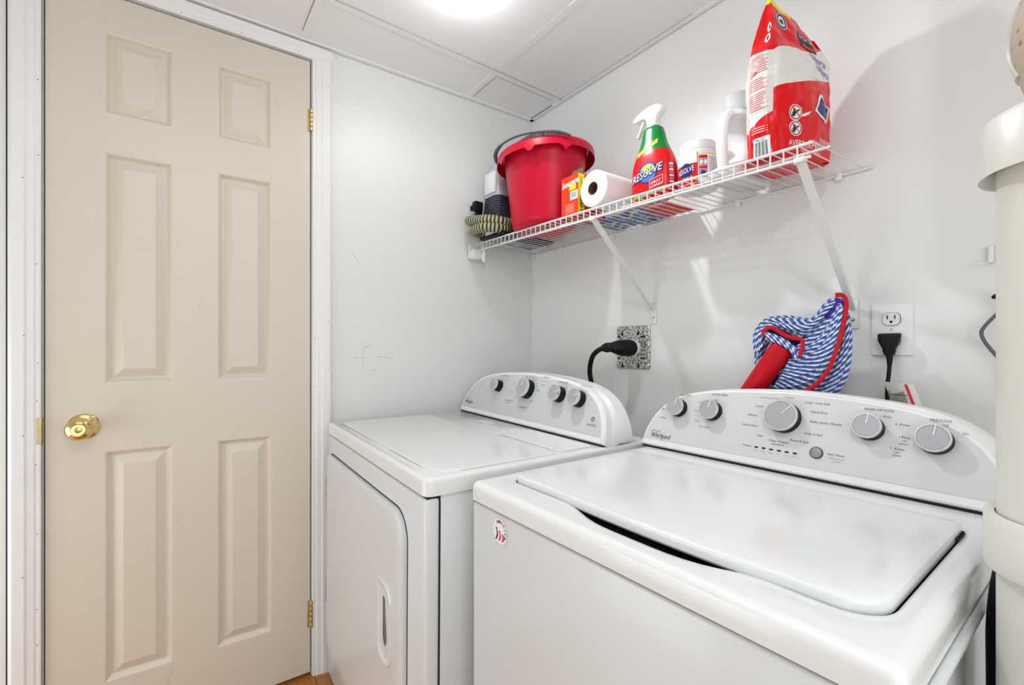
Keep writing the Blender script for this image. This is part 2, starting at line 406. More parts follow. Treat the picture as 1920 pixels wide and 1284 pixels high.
MB().lathe([(.064,-.0085),(.05,-.0125),(.03,-.0145),(0,-.015)],(0,0,0),seg=40).build('glowing_lens',M['bulb'],L)
# ------------------------------------------------------------------ door in the left wall
D=empty('door_1',(0,0,0),WROT); struct(D)
s0,s1,z0,z1=-1.5515,-.9235,.012,2.043
ROWS=[(1.942,1.7235),(1.617,.994),(.81,.187)]; COLS=[(-1.437,-1.2915),(-1.1815,-1.0385)]
def door_slab():
    b=MB(); bm=b.bm
    ss=sorted([s0,s1]+[v for c in COLS for v in c]); zz=sorted([z0,z1]+[v for r in ROWS for v in r])
    def inpanel(sa,za):
        return any(c[0]-1e-6<=sa<c[1]-1e-6 for c in COLS) and any(r[1]-1e-6<=za<r[0]-1e-6 for r in ROWS)
    for i in range(len(ss)-1):
        for j in range(len(zz)-1):
            if inpanel(ss[i],zz[j]): continue
            b.poly([(0,ss[i],zz[j]),(0,ss[i+1],zz[j]),(0,ss[i+1],zz[j+1]),(0,ss[i],zz[j+1])])
    prof=[(0,0),(.003,-.0012),(.007,-.0058),(.0105,-.0092),(.013,-.0105),(.016,-.0102),(.036,-.0012),(.038,-.0003)]
    for c in COLS:
        for r in ROWS:
            rings=[]
            for w_,d in prof:
                rings.append([V(d,c[0]+w_,r[1]+w_),V(d,c[1]-w_,r[1]+w_),V(d,c[1]-w_,r[0]-w_),V(d,c[0]+w_,r[0]-w_)])
            b.loft(rings,None,cap0=False,cap1=True)
    b.loft([[V(0,s0,z0),V(0,s1,z0),V(0,s1,z1),V(0,s0,z1)],[V(-.035,s0,z0),V(-.035,s1,z0),V(-.035,s1,z1),V(-.035,s0,z1)]],None,cap0=False,cap1=True)
    bmesh.ops.remove_doubles(bm,verts=bm.verts[:],dist=1e-5)
    return b.build('door_panel',M['door'],D,angle=12)
slab=door_slab()
# knob
kn=empty('door_knob',(0,-1.479,.8815)); kn.parent=D
MB().lathe([(.0,.0),(.033,0),(.0335,.003),(.030,.007),(.019,.010),(.0155,.012),(.0125,.020),(.0125,.030),(.018,.034),(.0255,.040),(.0285,.048),(.0282,.056),(.0235,.0635),(.016,.0675),(.0145,.0672),(.0135,.0660),(.0,.0660)],(0,0,0),(1,0,0),seg=48).build('knob_body',M['brass'],kn)
MB().lathe([(.0,0),(.0075,0),(.0075,.0035),(.006,.0042),(.0,.0042)],(.066,0,0),(1,0,0)).box((.0695,-.0006,-.004),(.0708,.0006,.004)).build('privacy_button',M['brassd'],kn)
# hinges
for zc,hh in ((1.848,.075),(.206,.088)):
    h=MB()
    for k in range(5):
        za=zc-hh/2+hh*k/5; h.cyl((.006,-.9205,za+.0006),(.006,-.9205,za+hh/5-.0006),.0062,seg=16,bev=.0008)
    h.box((-.001,-.932,zc-hh/2),(.0015,-.921,zc+hh/2))
    h.build('hinge',M['brassd'],D)
# jamb, stop, casing
FR=struct(empty('trim_5',(0,0,0),WROT))
j=MB()
j.box((-.08,-1.5565,0),(.0,-1.5552,2.0475)); j.box((-.08,-.9195,0),(.0,-.9185,2.0475))
j.box((-.08,-1.5565,2.0475),(.0,-.9185,2.0485)); j.box((-.06,-1.5565,0),(-.037,-1.54,2.047)); j.box((-.06,-.935,0),(-.037,-.919,2.047)); j.box((-.06,-1.55,2.033),(-.037,-.92,2.047))
j.build('door_jamb',M['trim'],FR,smooth=False)
def casing(p0,p1,wdir,width):   # profile swept from p0 to p1; wdir = direction from the opening outwards
    p0=Vector(p0);p1=Vector(p1);wd=Vector(wdir)
    prof=[(0,0),(0,.009),(.002,.0105),(.010,.0105),(.0125,.0125),(width*.42,.0135),(width*.50,.0165),(width*.86,.0175),(width*.93,.0155),(width,.011),(width,0)]
    return [[p+wd*a+V(d,0,0) for a,d in prof] for p in (p0,p1)]
c=MB(); c.loft(casing((0,-.9175,0),(0,-.9175,2.0495),(0,1,0),.062),None,True,True); 
c.build('side_casing',M['trim'],FR,angle=25)
c=MB(); c.loft(casing((0,-1.5575,0),(0,-1.5575,2.0495),(0,-1,0),.058),None,True,True); c.build('side_casing',M['trim'],FR,angle=25)
c=MB(); c.loft(casing((0,-1.615,2.0495),(0,-.8555,2.0495),(0,0,1),.046),None,True,True); c.build('head_casing',M['trim'],FR,angle=25)
c=MB()
c.box((-.001,-1.62,0),(.004,-1.6165,2.10)); c.build('panel_gap',M['blackgap'],FR,smooth=False)
# corner blocks line + nail holes
nh=MB()
for s_,z_ in ((-1.563,1.765),(-1.562,1.575),(-1.565,1.30),(-1.563,1.05),(-1.564,.955),(-1.566,.795),(-1.564,.62),(-1.564,.43),(-1.564,.34),(-1.588,1.51),(-1.586,1.12),(-1.587,.87),(-1.588,.52),
              (-.91,1.95),(-.9105,1.66),(-.9095,1.43),(-.9105,1.12),(-.91,.96),(-.9095,.72),(-.9105,.42),(-.91,.25),(-.868,1.97),(-.8685,1.64),(-.868,1.41),(-.8685,1.18),(-.868,1.02)):
    nh.disc(lambda a,b:V(.0182 if s_<-1.57 or s_>-.9 else .0112,s_+a,z_+b),0,0,.0012,.0014,None or M['dot'],seg=8)
for s_ in (-1.42,-1.27,-1.12,-.96): nh.disc(lambda a,b:V(.0112,s_+a,2.056+b),0,0,.0012,.0014,M['dot'],seg=8)
nh.build('nail_holes',M['dot'],FR)
sp=MB(); sp.box((.0,-1.5655,.845),(.0118,-1.5557,.912),bev=.001,seg=1); sp.build('strike_plate',M['brassd'],FR)
# baseboards hidden mostly
struct(MB().box((0,-.85,0),(.012,-.0,.09),bev=.003).build('baseboard_left',M['trim'],rot=WROT))
struct(MB().box((.0,-.012,0),(2.3,0,.09),bev=.003).build('baseboard_right',M['trim']))

# ------------------------------------------------------------------ appliance consoles
TILT=R(20)
def console_outline(hw,ht,n=5):
    left=[(-1,0),(-.999,.10),(-.982,.27),(-.93,.50),(-.84,.70),(-.72,.835),(-.58,.905),(-.40,.955),(-.2,.985),(0,1.0)]
    pts=[V(a*hw,b*ht,0) for a,b in left]; L_=spline(pts,n)
    return [(p.x,p.y) for p in L_]+[(-p.x,p.y) for p in reversed(L_[:-1])]
def make_console(root,yb,zb,hw,ht,depth,panelmat,ins=.010):
    H_=V(0,math.sin(TILT),math.cos(TILT)); N=V(0,-math.cos(TILT),math.sin(TILT)); O=V(0,yb,zb)
    def F(x,h,n=0.0): return O+V(x,0,0)+H_*h+N*n
    ol=console_outline(hw,ht)
    def sc_(k,dn,db=0): return [F(x*(1-k/hw),max(0,(h-.5*ht)*(1-k/(.5*ht))+.5*ht) if True else h,dn) for x,h in ol]
    def ring_front(ins,dn): 
        out=[]
        for x,h in ol:
            xx=x*(1-ins/hw); hh=h*(1-ins/ht)
            hh=max(hh,ins*.6); out.append(F(xx,hh,dn))
        return out
    b=MB()
    back=[V(x*1.0,yb+depth,zb+h*math.cos(TILT)*1.0) for x,h in ol]
    mid=[V(x*1.012,yb+.5*depth+.35*h*math.sin(TILT),zb+h*math.cos(TILT)*1.012) for x,h in ol]
    seamA=[F(x*1.004,h*1.004,-.018) for x,h in ol]
    b.loft([ring_front(.012,.007),ring_front(.007,.0072),ring_front(.003,.0055),ring_front(.0,.001),[F(x,h,-.006) for x,h in ol],seamA],None,True,False)
    b.build('console_housing',M['plasticw'],root,angle=30)
    b=MB(); seamB=[F(x*.998,h*.998,-.0195) for x,h in ol]
    seamC=[F(x*1.006,h*1.006,-.021) for x,h in ol]
    b.loft([seamA,seamB,seamC,mid,back],None,False,True); b.build('console_back_cover',M['plasticw'],root,angle=30)
    # inset face panel
    b=MB(); P=[]
    for x,h in ol:
        P.append((x*(1-ins*1.3/hw),max(.017,h*(1-ins/ht))))
    b.loft([[F(x,h,.0072) for x,h in P],[F(x,h,.0078) for x,h in P]],None,False,True)
    b.build('control_panel',panelmat,root,angle=30)
    return F
def make_knob(root,F,x,h,r,ang,shade=None,depth=.017):
    k=empty('control_knob'); k.parent=root
    o=F(x,h,.0075); n=(F(0,0,1)-F(0,0,0)).normalized()
    b=MB(); b.lathe([(r*1.02,0),(r*1.0,depth*.45),(r*.95,depth*.8),(r*.5,depth*.8)],o,n,seg=48)
    # grip ridges
    b.build('grip_skirt',M['black'],k)
    o2=o+n*depth*.8
    MB().lathe([(r*.93,0),(r*1.0,.001),(r*1.0,depth*.26),(r*.965,depth*.36),(r*.90,depth*.36),(r*.88,depth*.30)],o2,n,seg=48).build('chrome_ring',M['knobring'],k)
    MB().lathe([(r*.885,depth*.22),(r*.87,depth*.31),(.0,depth*.31)],o2,n,seg=48).build('knob_face',M['knobface'],k)
    Hd=(F(0,1,0)-F(0,0,0)).normalized(); X=V(1,0,0); u=(Hd*math.cos(ang)+X*math.sin(ang)); v=n.cross(u)
    c0=o2+n*(depth*.31+.0002)
    b=MB(); w_=.0011
    a0=c0+u*r*.15; a1=c0+u*r*.93
    b.loft([[a0-v*w_,a0+v*w_,a1+v*w_,a1-v*w_],[a0-v*w_*.7+n*.0011,a0+v*w_*.7+n*.0011,a1+v*w_*.7+n*.0011,a1-v*w_*.7+n*.0011]],None,False,True)
    b.build('pointer',M['plasticw'],k,smooth=False)
    return k
# ------------------------------------------------------------------ dryer
DR=empty('clothes_dryer',(.3920,-.8896,-.0325),(0,R(.75),R(-1.4))); DR.scale=(1.03,1.03,1.03)
tag(DR,'white front-loading dryer with grey control console, against the left wall','clothes dryer')
DT=.848; hwD=.373; DD=.66
def slab_top(b,x0,y0,x1,y1,zt,th,r,rc,hole=None):
    P=lambda ins,z,rr: [V(x,y,z) for x,y in rrect(x0+ins,y0+ins,x1-ins,y1-ins,max(.001,rr-ins))]
    rings=[P(.0,zt-th,rc),P(.0,zt-r,rc)]
    for k in range(1,5):
        a=R(90*k/4); rings.append(P(r*(1-math.cos(a)),zt-r+r*math.sin(a),rc))
    return rings
b=MB(); rg=slab_top(b,-hwD,0,hwD,DD,DT,.034,.009,.018); b.loft(rg,None,True,True); b.build('top_panel',M['enamel'],DR,angle=30)
# raised work surface
b=MB(); P=lambda ins,z:[V(x,y,z) for x,y in rrect(-.336+ins,.031+ins,.352-ins,.335-ins,(.02,.055,.012,.012))]
b.loft([P(-.0006,DT-.0008),P(.0,DT+.0016),P(.0022,DT+.0026),P(.01,DT+.0028)],None,False,True); b.build('raised_work_surface',M['enamel'],DR,angle=20)
b=MB(); P=lambda ins,z:[V(x,y,z) for x,y in rrect(.09+ins,.352+ins,.345-ins,.462-ins,.012)]
b.loft([P(0,DT-.0008),P(0,DT+.0018),P(.002,DT+.0028)],None,False,True); b.build('lint_screen_lid',M['enamel'],DR,angle=20)
def dtop(x,y): return V(x,y,DT+.0006)
b=MB()
b.text('CAUTION: CLEAN LINT SCREEN',.0068,lambda x,y:dtop(-.02+x,.432+y),M['ink']); b.text('BEFORE EACH LOAD',.0062,lambda x,y:dtop(-.02+x,.423+y),M['ink'])
b.rect(dtop,-.075,.441,.035,.4425,M['ink']); b.rect(dtop,-.075,.416,.035,.4172,M['ink'])
for k in range(3): b.rect(dtop,-.135+.012*k,.395+.006*k,-.09+.012*k,.3962+.006*k,M['inkl'])
b.build('top_lettering',None,DR,fixn=False)
b=MB()
def shade_line(x0,y0,x1,y1,wd=.0007,z=DT+.0004):
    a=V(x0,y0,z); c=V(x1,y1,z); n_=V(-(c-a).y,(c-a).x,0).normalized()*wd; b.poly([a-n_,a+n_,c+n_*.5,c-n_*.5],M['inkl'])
shade_line(-.325,.0300,.0,.0300); shade_line(.10,.0300,.285,.0300,.0009); shade_line(.3532,.085,.3532,.300); shade_line(.092,.3505,.335,.3505,.0008); shade_line(-.31,.012,.30,.012,.0005); shade_line(.346,.37,.346,.45,.0005)
b.build('painted_crease_shade',None,DR,smooth=False,fixn=False)  # thin grey strips painting the shade along parts of the raised edges
# cabinet
b=MB()
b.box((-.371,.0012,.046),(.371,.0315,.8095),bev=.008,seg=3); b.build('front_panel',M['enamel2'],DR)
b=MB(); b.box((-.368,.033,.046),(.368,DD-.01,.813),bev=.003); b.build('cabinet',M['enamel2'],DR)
b=MB(); b.box((-.367,.006,.79),(.367,DD-.02,.8145)); b.box((-.3675,.029,.06),(.3675,.034,.80)); b.box((-.34,.05,.0355),(.34,DD-.05,.05)); b.build('shadow_gap',M['blackgap'],DR,smooth=False)
# door
def door_out(ins): 
    return rrect(-.335+ins,.155+ins,.286-ins,.757-ins,(.05,.05,.06,.022),nc=10)
b=MB(); b.loft([[V(x,.0040,z) for x,z in door_out(-.0022)],[V(x,.0004,z) for x,z in door_out(-.0020)],[V(x,.0002,z) for x,z in door_out(.0)]],None,True,False); b.build('door_gap_liner',M['blackgap'],DR)
b=MB()
b.loft([[V(x,.004,z) for x,z in door_out(.001)],[V(x,-.008,z) for x,z in door_out(.001)],[V(x,-.0115,z) for x,z in door_out(.003)],[V(x,-.013,z) for x,z in door_out(.007)],[V(x,-.0132,z) for x,z in door_out(.03)]],None,False,True)
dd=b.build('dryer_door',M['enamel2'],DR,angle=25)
# recessed handle pocket (dished, with a rim)
b=MB()
def hp(ins,y,sh=0): return [V(x,y,z) for x,z in rrect(.158+ins+sh,.415+ins,.236-ins,.583-ins,(.030,.030,.038,.012),nc=8)]
b.loft([hp(-.003,-.0128),hp(-.002,-.016),hp(.0,-.0175),hp(.003,-.0165),hp(.007,-.0140),hp(.016,-.0135),hp(.026,-.0134)],None,False,True); b.build('handle_pocket',M['enamel2'],dd,angle=30)
for zc in (.648,.335):
    b=MB()
    for k in range(7): b.box((-.3445,-.0135,zc-.042+k*.012),(-.3375,-.003,zc-.036+k*.012),bev=.0008,seg=1)
    b.box((-.343,-.010,zc-.045),(-.336,-.001,zc+.045)); b.build('door_hinge',M['hinge'],DR)
F=make_console(DR,.4785,DT+.004,.366,.168,.104,M['silver'])
b=MB(); b.box((-.362,.476,DT+.0002),(.362,.55,DT+.0042)); b.build('console_base_gap',M['blackgap'],DR,smooth=False)
for x,h,r,a in ((-.149,.109,.0195,.35),(.0125,.1115,.0300,.0),(.165,.109,.0230,R(75)),(.2475,.1044,.0230,R(60))):
    make_knob(DR,F,x,h,r,a,depth=.026)
def on(F,x,h): return lambda a,c:F(x+a,h+c,.0082)
b=MB()
T=lambda s,sz,x,h,m='ink',**k: b.text(s,sz,on(F,x,h),M[m],**k)
T('DRYNESS LEVEL',.0056,-.129,.147); T('MORE',.005,-.112,.134); T('LESS',.005,-.180,.088); T('TIMED DRY',.0062,.085,.156); T('HEAVY DUTY',.0052,.078,.142,'inkl'); T('NORMAL',.0052,.080,.131,'inkl')
T('AIR',.006,-.012,.150); T('COTTONS',.005,-.060,.124,'inkl'); T('DELICATE',.005,-.073,.096,'inkl'); T('WRINKLE SHIELD',.0054,-.070,.066); T('LOW HEAT',.0045,-.075,.058,'inkl'); T('BULKY',.005,-.038,.080,'inkl'); T('OFF',.0062,.062,.113,'inkb'); T('OFF',.0062,.045,.076,'inkb')
T('AUTO DRY',.0066,.012,.053,'inkb')
for k in range(6):
    a=R(20+28*k/1.0*.9); T(str(20+10*k),.0045,.0125+.041*math.sin(a*.7+.1),.1115+.041*math.cos(a*.7+.1),'bluep' if k>3 else 'inkl')
for k in range(5):
    a=R(200-20*k+10); T(str(60-10*k),.0045,.0125+.038*math.sin(a),.1125+.038*math.cos(a),'inkl')
T('TEMPERATURE',.0062,.165,.146); T('HIGH',.005,.182,.133,'inkl'); T('LOW',.005,.205,.105,'inkl'); T('CYCLE SIGNAL',.0062,.262,.143); T('ON',.005,.272,.129,'inkl'); T('OFF',.005,.290,.108,'inkl'); T('SENSOR',.005,.222,.100,'ink')
b.disc(lambda x,y:F(.314+x,.058+y,.0082),0,0,.0065,.0065,M['ink'],inner=.7); b.disc(lambda x,y:F(.314+x,.058+y,.0082),0,0,.003,.003,M['inkl']); T('AccuDry',.009,.314,.043)
b.build('console_lettering',None,DR,fixn=False)
def brand_logo(root,F,x,h,size):
    b=MB(); b.text('Whirlpool',size,on(F,x,h),M['inkb'],shear=.12,sx=.80,offset=size*.008)
    # swoosh ring
    pts=[]; 
    for k in range(40):
        a=R(200+280*k/39); pts.append((x+size*.6+math.cos(a)*size*.95*.6-size*.2,h+math.sin(a)*size*.62))
    for k in range(39):
        w_=size*.02*math.sin(math.pi*k/39)+.0001
        (x0,y0),(x1,y1)=pts[k],pts[k+1]
        b.poly([F(x0,y0-w_,.00815),F(x1,y1-w_,.00815),F(x1,y1+w_,.00815),F(x0,y0+w_,.00815)],M['inkl'])
    b.disc(lambda a,c:F(x-size*1.45+a,h+size*.62+c,.0082),0,0,size*.13,size*.09,M['ink'],inner=.5); b.text('6TH SENSE',size*.26,on(F,x-size*.75,h+size*.62),M['ink'])
    return b.build('brand_logo',None,root,fixn=False)
brand_logo(DR,F,-.315,.036,.0165)

# ------------------------------------------------------------------ washer
WX0,WX1,WY0,WT=.831,1.481,-.826,.8334
WA=empty('washing_machine',((WX0+WX1)/2,WY0,0)); tag(WA,'white top-loading washer with large white lid and round knobs, nearest the camera','washing machine')
hw=(WX1-WX0)/2; WD=.70
b=MB()
deck=slab_top(b,-hw,0,hw,WD,WT,.035,.013,.012)
def opening(ins,z,scoop=1.0,dip=0):
    out=[]
    for x,y in rrect(-.290+ins,.068+ins,.2935-ins,.437-ins,(.03,.045,.012,.012),nc=8,ns=24):
        zz=z
        if y<.075+ins:
            t=(x-.03)/.155; q=max(0,1-t*t); q=q*q*(3-2*q) if q<1 else 1
            y-=.018*q*scoop; zz-=dip*q
        out.append(V(x,y,zz))
    return out
def deckring(ins,z):
    return [V(x,y,z) for x,y in rrect(-hw+ins,ins,hw-ins,WD-ins,max(.002,.013-ins),nc=8,ns=24)]
rings=[deckring(0,WT-.035),deckring(0,WT-.013)]
for k in range(1,5):
    a=R(90*k/4); rings.append(deckring(.013*(1-math.cos(a)),WT-.013+.013*math.sin(a)))
rings+=[opening(-.014,WT,1.0,.003),opening(-.004,WT-.0015,.95,.008),opening(.0,WT-.004,.9,.012),opening(.001,WT-.022,.85,.0)]
b.loft(rings,None,True,False); b.build('top_deck',M['enamel'],WA,angle=40)
b=MB(); b.loft([opening(-.001,WT-.0215),opening(.0,WT-.0225)],None,True,True); b.build('tub_rim',M['blackgap'],WA)
# lid
def lid(ins,z):
    out=[]
    for x,y in rrect(-.287+ins,.071+ins,.2905-ins,.434-ins,(.028,.043,.010,.010),nc=8,ns=24):
        if y<.078+ins: 
            t=(x-.03)/.20; q=max(0,1-t*t); y-=.006*q
        # slight crown
        zz=z
        out.append(V(x,y,zz))
    return out
b=MB(); b.loft([lid(.004,WT-.010),lid(0,WT-.006),lid(0,WT+.004),lid(.0012,WT+.0068),lid(.004,WT+.0085),lid(.009,WT+.0092),lid(.05,WT+.0098)],None,True,True)
LID=b.build('lid',M['enamel'],WA,angle=30)
b=MB()
for k in range(4): b.box((.2905,.378+k*.012,WT-.004),(.2935,.381+k*.012,WT+.0012))
b.build('lid_hinge_slots',M['blackgap'],WA,smooth=False)
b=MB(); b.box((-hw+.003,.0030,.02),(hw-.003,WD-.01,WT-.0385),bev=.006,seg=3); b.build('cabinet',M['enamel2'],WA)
b=MB(); b.box((-hw+.004,.006,WT-.042),(hw-.006,WD-.02,WT-.034)); b.box((-.3,.05,0),(.3,WD-.05,.03)); b.build('shadow_gap',M['blackgap'],WA,smooth=False)
b=MB(); b.tube([(hw+.0005,.02,WT-.044),(hw+.0005,WD-.02,WT-.044)],.0065,seg=12); b.build('side_bead',M['enamel2'],WA)
F=make_console(WA,.530,WT+.004,.3315,.168,.13,M['wconsole'],ins=.0062)
xc=1.1345-(WX0+WX1)/2
# console centre offset
b=MB(); b.box((-.328,.5275,WT+.0002),(.328,.60,WT+.0042)); b.build('console_base_gap',M['blackgap'],WA,smooth=False)
base=F
F=lambda x,h,n=0.0: base(x-1.1345,h,n)
for x,h,r,a in ((.893,.104,.0222,R(8)),(.981,.106,.0230,R(8)),(1.137,.110,.0322,R(40)),(1.282,.108,.0225,R(5)),(1.372,.100,.0233,R(8))):
    make_knob(WA,F,x,h,r,a,depth=.020)
b=MB(); o=F(1.204,.048,.0075); n=F(0,0,1)-F(0,0,0)
b.lathe([(.0115,0),(.0115,.002),(.0105,.003),(.0098,.003)],o,n); bt=b.build('start_button',M['grey'],WA)
MB().lathe([(.0098,.001),(.0095,.0035),(.0,.0048)],o,n).build('button_face',mat('button_grey',srgb(150,150,150),.3,metal=.3),bt)
b=MB()
for k in range(6):
    x=lerp(1.092,1.167,k/5); h=.040
    b.loft([[F(x+p[0],h+p[1],.0079) for p in rrect(-.0038,-.0016,.0038,.0016,.0012,nc=3,ns=1)],[F(x+p[0],h+p[1],.0086) for p in rrect(-.0036,-.0014,.0036,.0014,.001,nc=3,ns=1)]],M['black'])
b.build('indicator_lights',M['black'],WA)
b=MB()
T=lambda s,sz,x,h,m='ink',**k: b.text(s,sz,on(F,x,h),M[m],**k)
T('SOIL LEVEL',.0062,.905,.1385); T('Normal',.0048,.890,.1295,'inkl'); T('Heavy',.0048,.862,.119,'inkl'); T('Light',.0055,.849,.098,'ink'); T('Ex Light',.0052,.853,.075,'ink')
T('WATER TEMP',.0064,.991,.1465,'ink'); T('Hot',.0055,.984,.133,'ink'); T('Warm',.005,.950,.125,'ink'); T('Cool',.005,.939,.103,'inkl'); T('Cold',.0055,.947,.078,'ink'); T('Tap Cold',.0058,.966,.0665,'ink')
T('Deep Water Wash',.0052,1.102,.149,'inkl'); T('Normal',.0052,1.142,.1535,'inkl'); T('Cold / Low Soil',.0070,1.193,.146,'ink'); T('Casual',.0060,1.084,.129,'ink'); T('Delicate',.0062,1.073,.108,'ink'); T('Quick Wash',.0062,1.071,.085,'ink'); T('Soak',.0060,1.096,.065,'ink')
T('Heavy Duty',.0062,1.199,.128,'ink'); T('Bulky Items /Sheets',.0068,1.212,.108,'ink'); T('Drain & Spin',.0064,1.194,.083,'ink'); T('Rinse & Spin',.0068,1.172,.0655,'ink'); T('Clean Washer',.0066,1.134,.0585,'ink'); T('with Affresh',.0050,1.133,.052,'inkb')
T('Progress',.0056,1.073,.0405,'ink')
for k,s_ in enumerate(('Sense','Wash','Rinse','Spin','Done','Lid Lock')): T(s_,.0040,lerp(1.092,1.167,k/5),.0330,'inkl')
T('Start / Pause',.0054,1.236,.0495,'inkb'); T('Hold 3 Seconds',.0038,1.238,.0425,'inkl'); T('to Cancel',.0038,1.238,.0370,'inkl')
T('RINSE OPTIONS',.0062,1.293,.1430,'ink'); T('1 Rinse',.0054,1.304,.1325,'ink'); T('2  Rinses',.0056,1.328,.1205,'ink'); T('1 Rinse',.0054,1.332,.0985,'ink'); T('with',.0038,1.332,.0925,'ink'); T('softener',.0040,1.332,.0870,'ink')
T('2  Rinses',.0056,1.324,.0770,'ink'); T('with',.0038,1.324,.071,'ink'); T('softener',.0040,1.324,.0655,'ink')
T('PRESOAK',.0068,1.377,.1340,'ink'); T('Off',.0052,1.383,.1265,'ink'); T('On',.0060,1.407,.1165,'ink')
b.build('console_lettering',None,WA,fixn=False)
brand_logo(WA,F,.857,.0275,.0170)
# round flag sticker on the front
b=MB(); sx,sz=.925-(WX0+WX1)/2,.762
fs=lambda a,c,d=0:V(sx+a,.0026-d,sz+c)
b.disc(lambda a,c:fs(a,c,0),0,0,.0245,.0262,M['enamel2'],seg=40)
b.disc(lambda a,c:fs(a,c,.0003),.0015,.003,.021,.022,M['whiteprint'],seg=40)
b.text('AMERICA',.0001,lambda x,y:fs(0,0,.0004),M['inkb'])
for k,ch in enumerate('AMERICA'):
    th=R(118-24*k); r_=.0166
    cx_,cz_=.0015+r_*math.cos(th),.003+r_*math.sin(th)
    ct,st=math.cos(th-math.pi/2),math.sin(th-math.pi/2)
    b.text(ch,.0088,lambda x,y:fs(cx_+x*ct-y*st,cz_+x*st+y*ct,.0006),M['redtext'] if ch=='E' or k==3 else M['inkb'],offset=.0002)
for k,(m_) in enumerate((M['inkb'],M['whiteprint'],M['redtext'],M['whiteprint'],M['redtext'])):
    b.rect(lambda u,v:fs(-.0115+.0046*k+.0046*u+.004*math.sin(v*3),-.013+.021*v-.0035*k*v*.6,.0008+.00005*k),0,0,1,1,m_,2,8)
pts=[]
for k in range(10):
    a=R(90+36*k); r_=.0035 if k%2==0 else .0015; pts.append(fs(-.0085+r_*math.cos(a),-.002+r_*math.sin(a),.0014))
b.poly(pts,M['whiteprint'])
b.build('flag_sticker',None,WA,fixn=False,label='round white sticker with flag and black lettering')

# ------------------------------------------------------------------ wire shelf
SH=empty('wire_shelf',(.61,0,1.503)); tag(SH,'white wire wall shelf above the dryer and washer, held by two diagonal braces','shelf')
SX0,SX1,SY=.035,1.221,-.295
def zf(x): return lerp(1.5125,1.485,(x-.05)/(1.221-.05))
def deckz(x,y): return lerp(1.503,zf(x),min(1,max(0,-y/.295)))
off=-SH.location
def sv(x,y,z): return V(x,y,z)+off
b=MB(); wr=.0013
n=int((SX1-SX0)/.0254)
for i in range(n+1):
    x=SX1-.0254*i
    b.tube([sv(x,-.004,1.503+wr),sv(x,-.15,deckz(x,-.15)+wr),sv(x,SY,zf(x)+wr)],wr,seg=6)
b.build('wire_deck',M['wire'],SH)
b=MB()
for i in range(n+1):
    x=SX1-.0254*i
    if i==0 or x<SX0: continue
    b.tube([sv(x,SY-.001,zf(x)+.001),sv(x,SY-.001,zf(x)-.027)],wr*1.25,seg=6)
b.tube([sv(SX0,SY,zf(SX0)),sv(SX1+.001,SY,zf(SX1))],.0032,seg=10); b.tube([sv(SX0-.01,SY,zf(SX0)-.027),sv(SX1-.002,SY,zf(SX1)-.027)],.0032,seg=10)
b.build('front_lip',M['wire'],SH)
b=MB(); b.tube([sv(SX0,-.245,deckz(SX0,-.245)-.0035),sv(SX1+.013,-.245,deckz(SX1,-.245)-.0035)],.003,seg=10); b.build('support_rod',M['wire'],SH)
b=MB(); b.tube([sv(SX0-.02,-.006,1.5005),sv(SX1+.018,-.006,1.5005)],.0032,seg=10); b.build('wall_rod',M['wire'],SH)
for x in (.012,.19,.47,.93,1.172):
    b=MB(); b.box(sv(x-.007,-.012,1.488),sv(x+.007,-.0005,1.507),bev=.003); b.tube([sv(x-.006,-.006,1.4955),sv(x+.006,-.006,1.4955)],.0055,seg=12); b.cyl(sv(x,-.012,1.500),sv(x,-.0145,1.500),.003,m=None,seg=12); b.build('wall_clip',M['plasticw'],SH)
for x,zt,zw in ((.645,zf(.645)-.028,1.235),(1.199,zf(1.199)-.028,1.200)):
    B=empty('support_brace',sv(x,0,zw)); B.parent=SH
    p0=V(0,SY+.005,zt-zw); p1=V(0,-.006,-.018)
    d=(p1-p0).normalized(); up=V(1,0,0).cross(d).normalized(); wd=.0075; t_=.0045
    rings=[]
    for q,k in ((p0,1),(p0+d*.02,1),(p1-d*.03,.9),(p1,.8)):
        rings.append([q+V(a*wd*k,0,0)+up*c_*t_ for a,c_ in ((-1,-1),(1,-1),(1,1),(-1,1))])
    MB().loft(rings).build('brace_arm',M['wire'],B,smooth=False)
    MB().box((-.011,-.0035,-.066),(.011,-.0005,.004),bev=.003).build('wall_plate',M['wire'],B)
    MB().lathe([(.0045,0),(.004,.0015),(.0015,.002),(0,.0012)],(0,-.0035,-.045),(0,-1,0),seg=16).build('screw',M['hinge'],B)
    MB().box((-.010,SY-.0045,zt-zw-.006),(.010,SY+.012,zt-zw+.006),bev=.003).build('rail_clip',M['wire'],B)
b=MB(); 
b.box(sv(.0005,-.325,1.448),sv(.034,-.283,1.487),bev=.004); b.cyl(sv(.045,-.286,1.50),sv(.045,-.286,1.435),.0075,m=None,seg=16,bev=.003); b.box(sv(.0,-.334,1.452),sv(.006,-.275,1.508),bev=.003)
b.box(sv(.030,-.294,1.452),sv(.048,-.280,1.465),bev=.002)
b.build('end_bracket',M['plasticw'],SH)

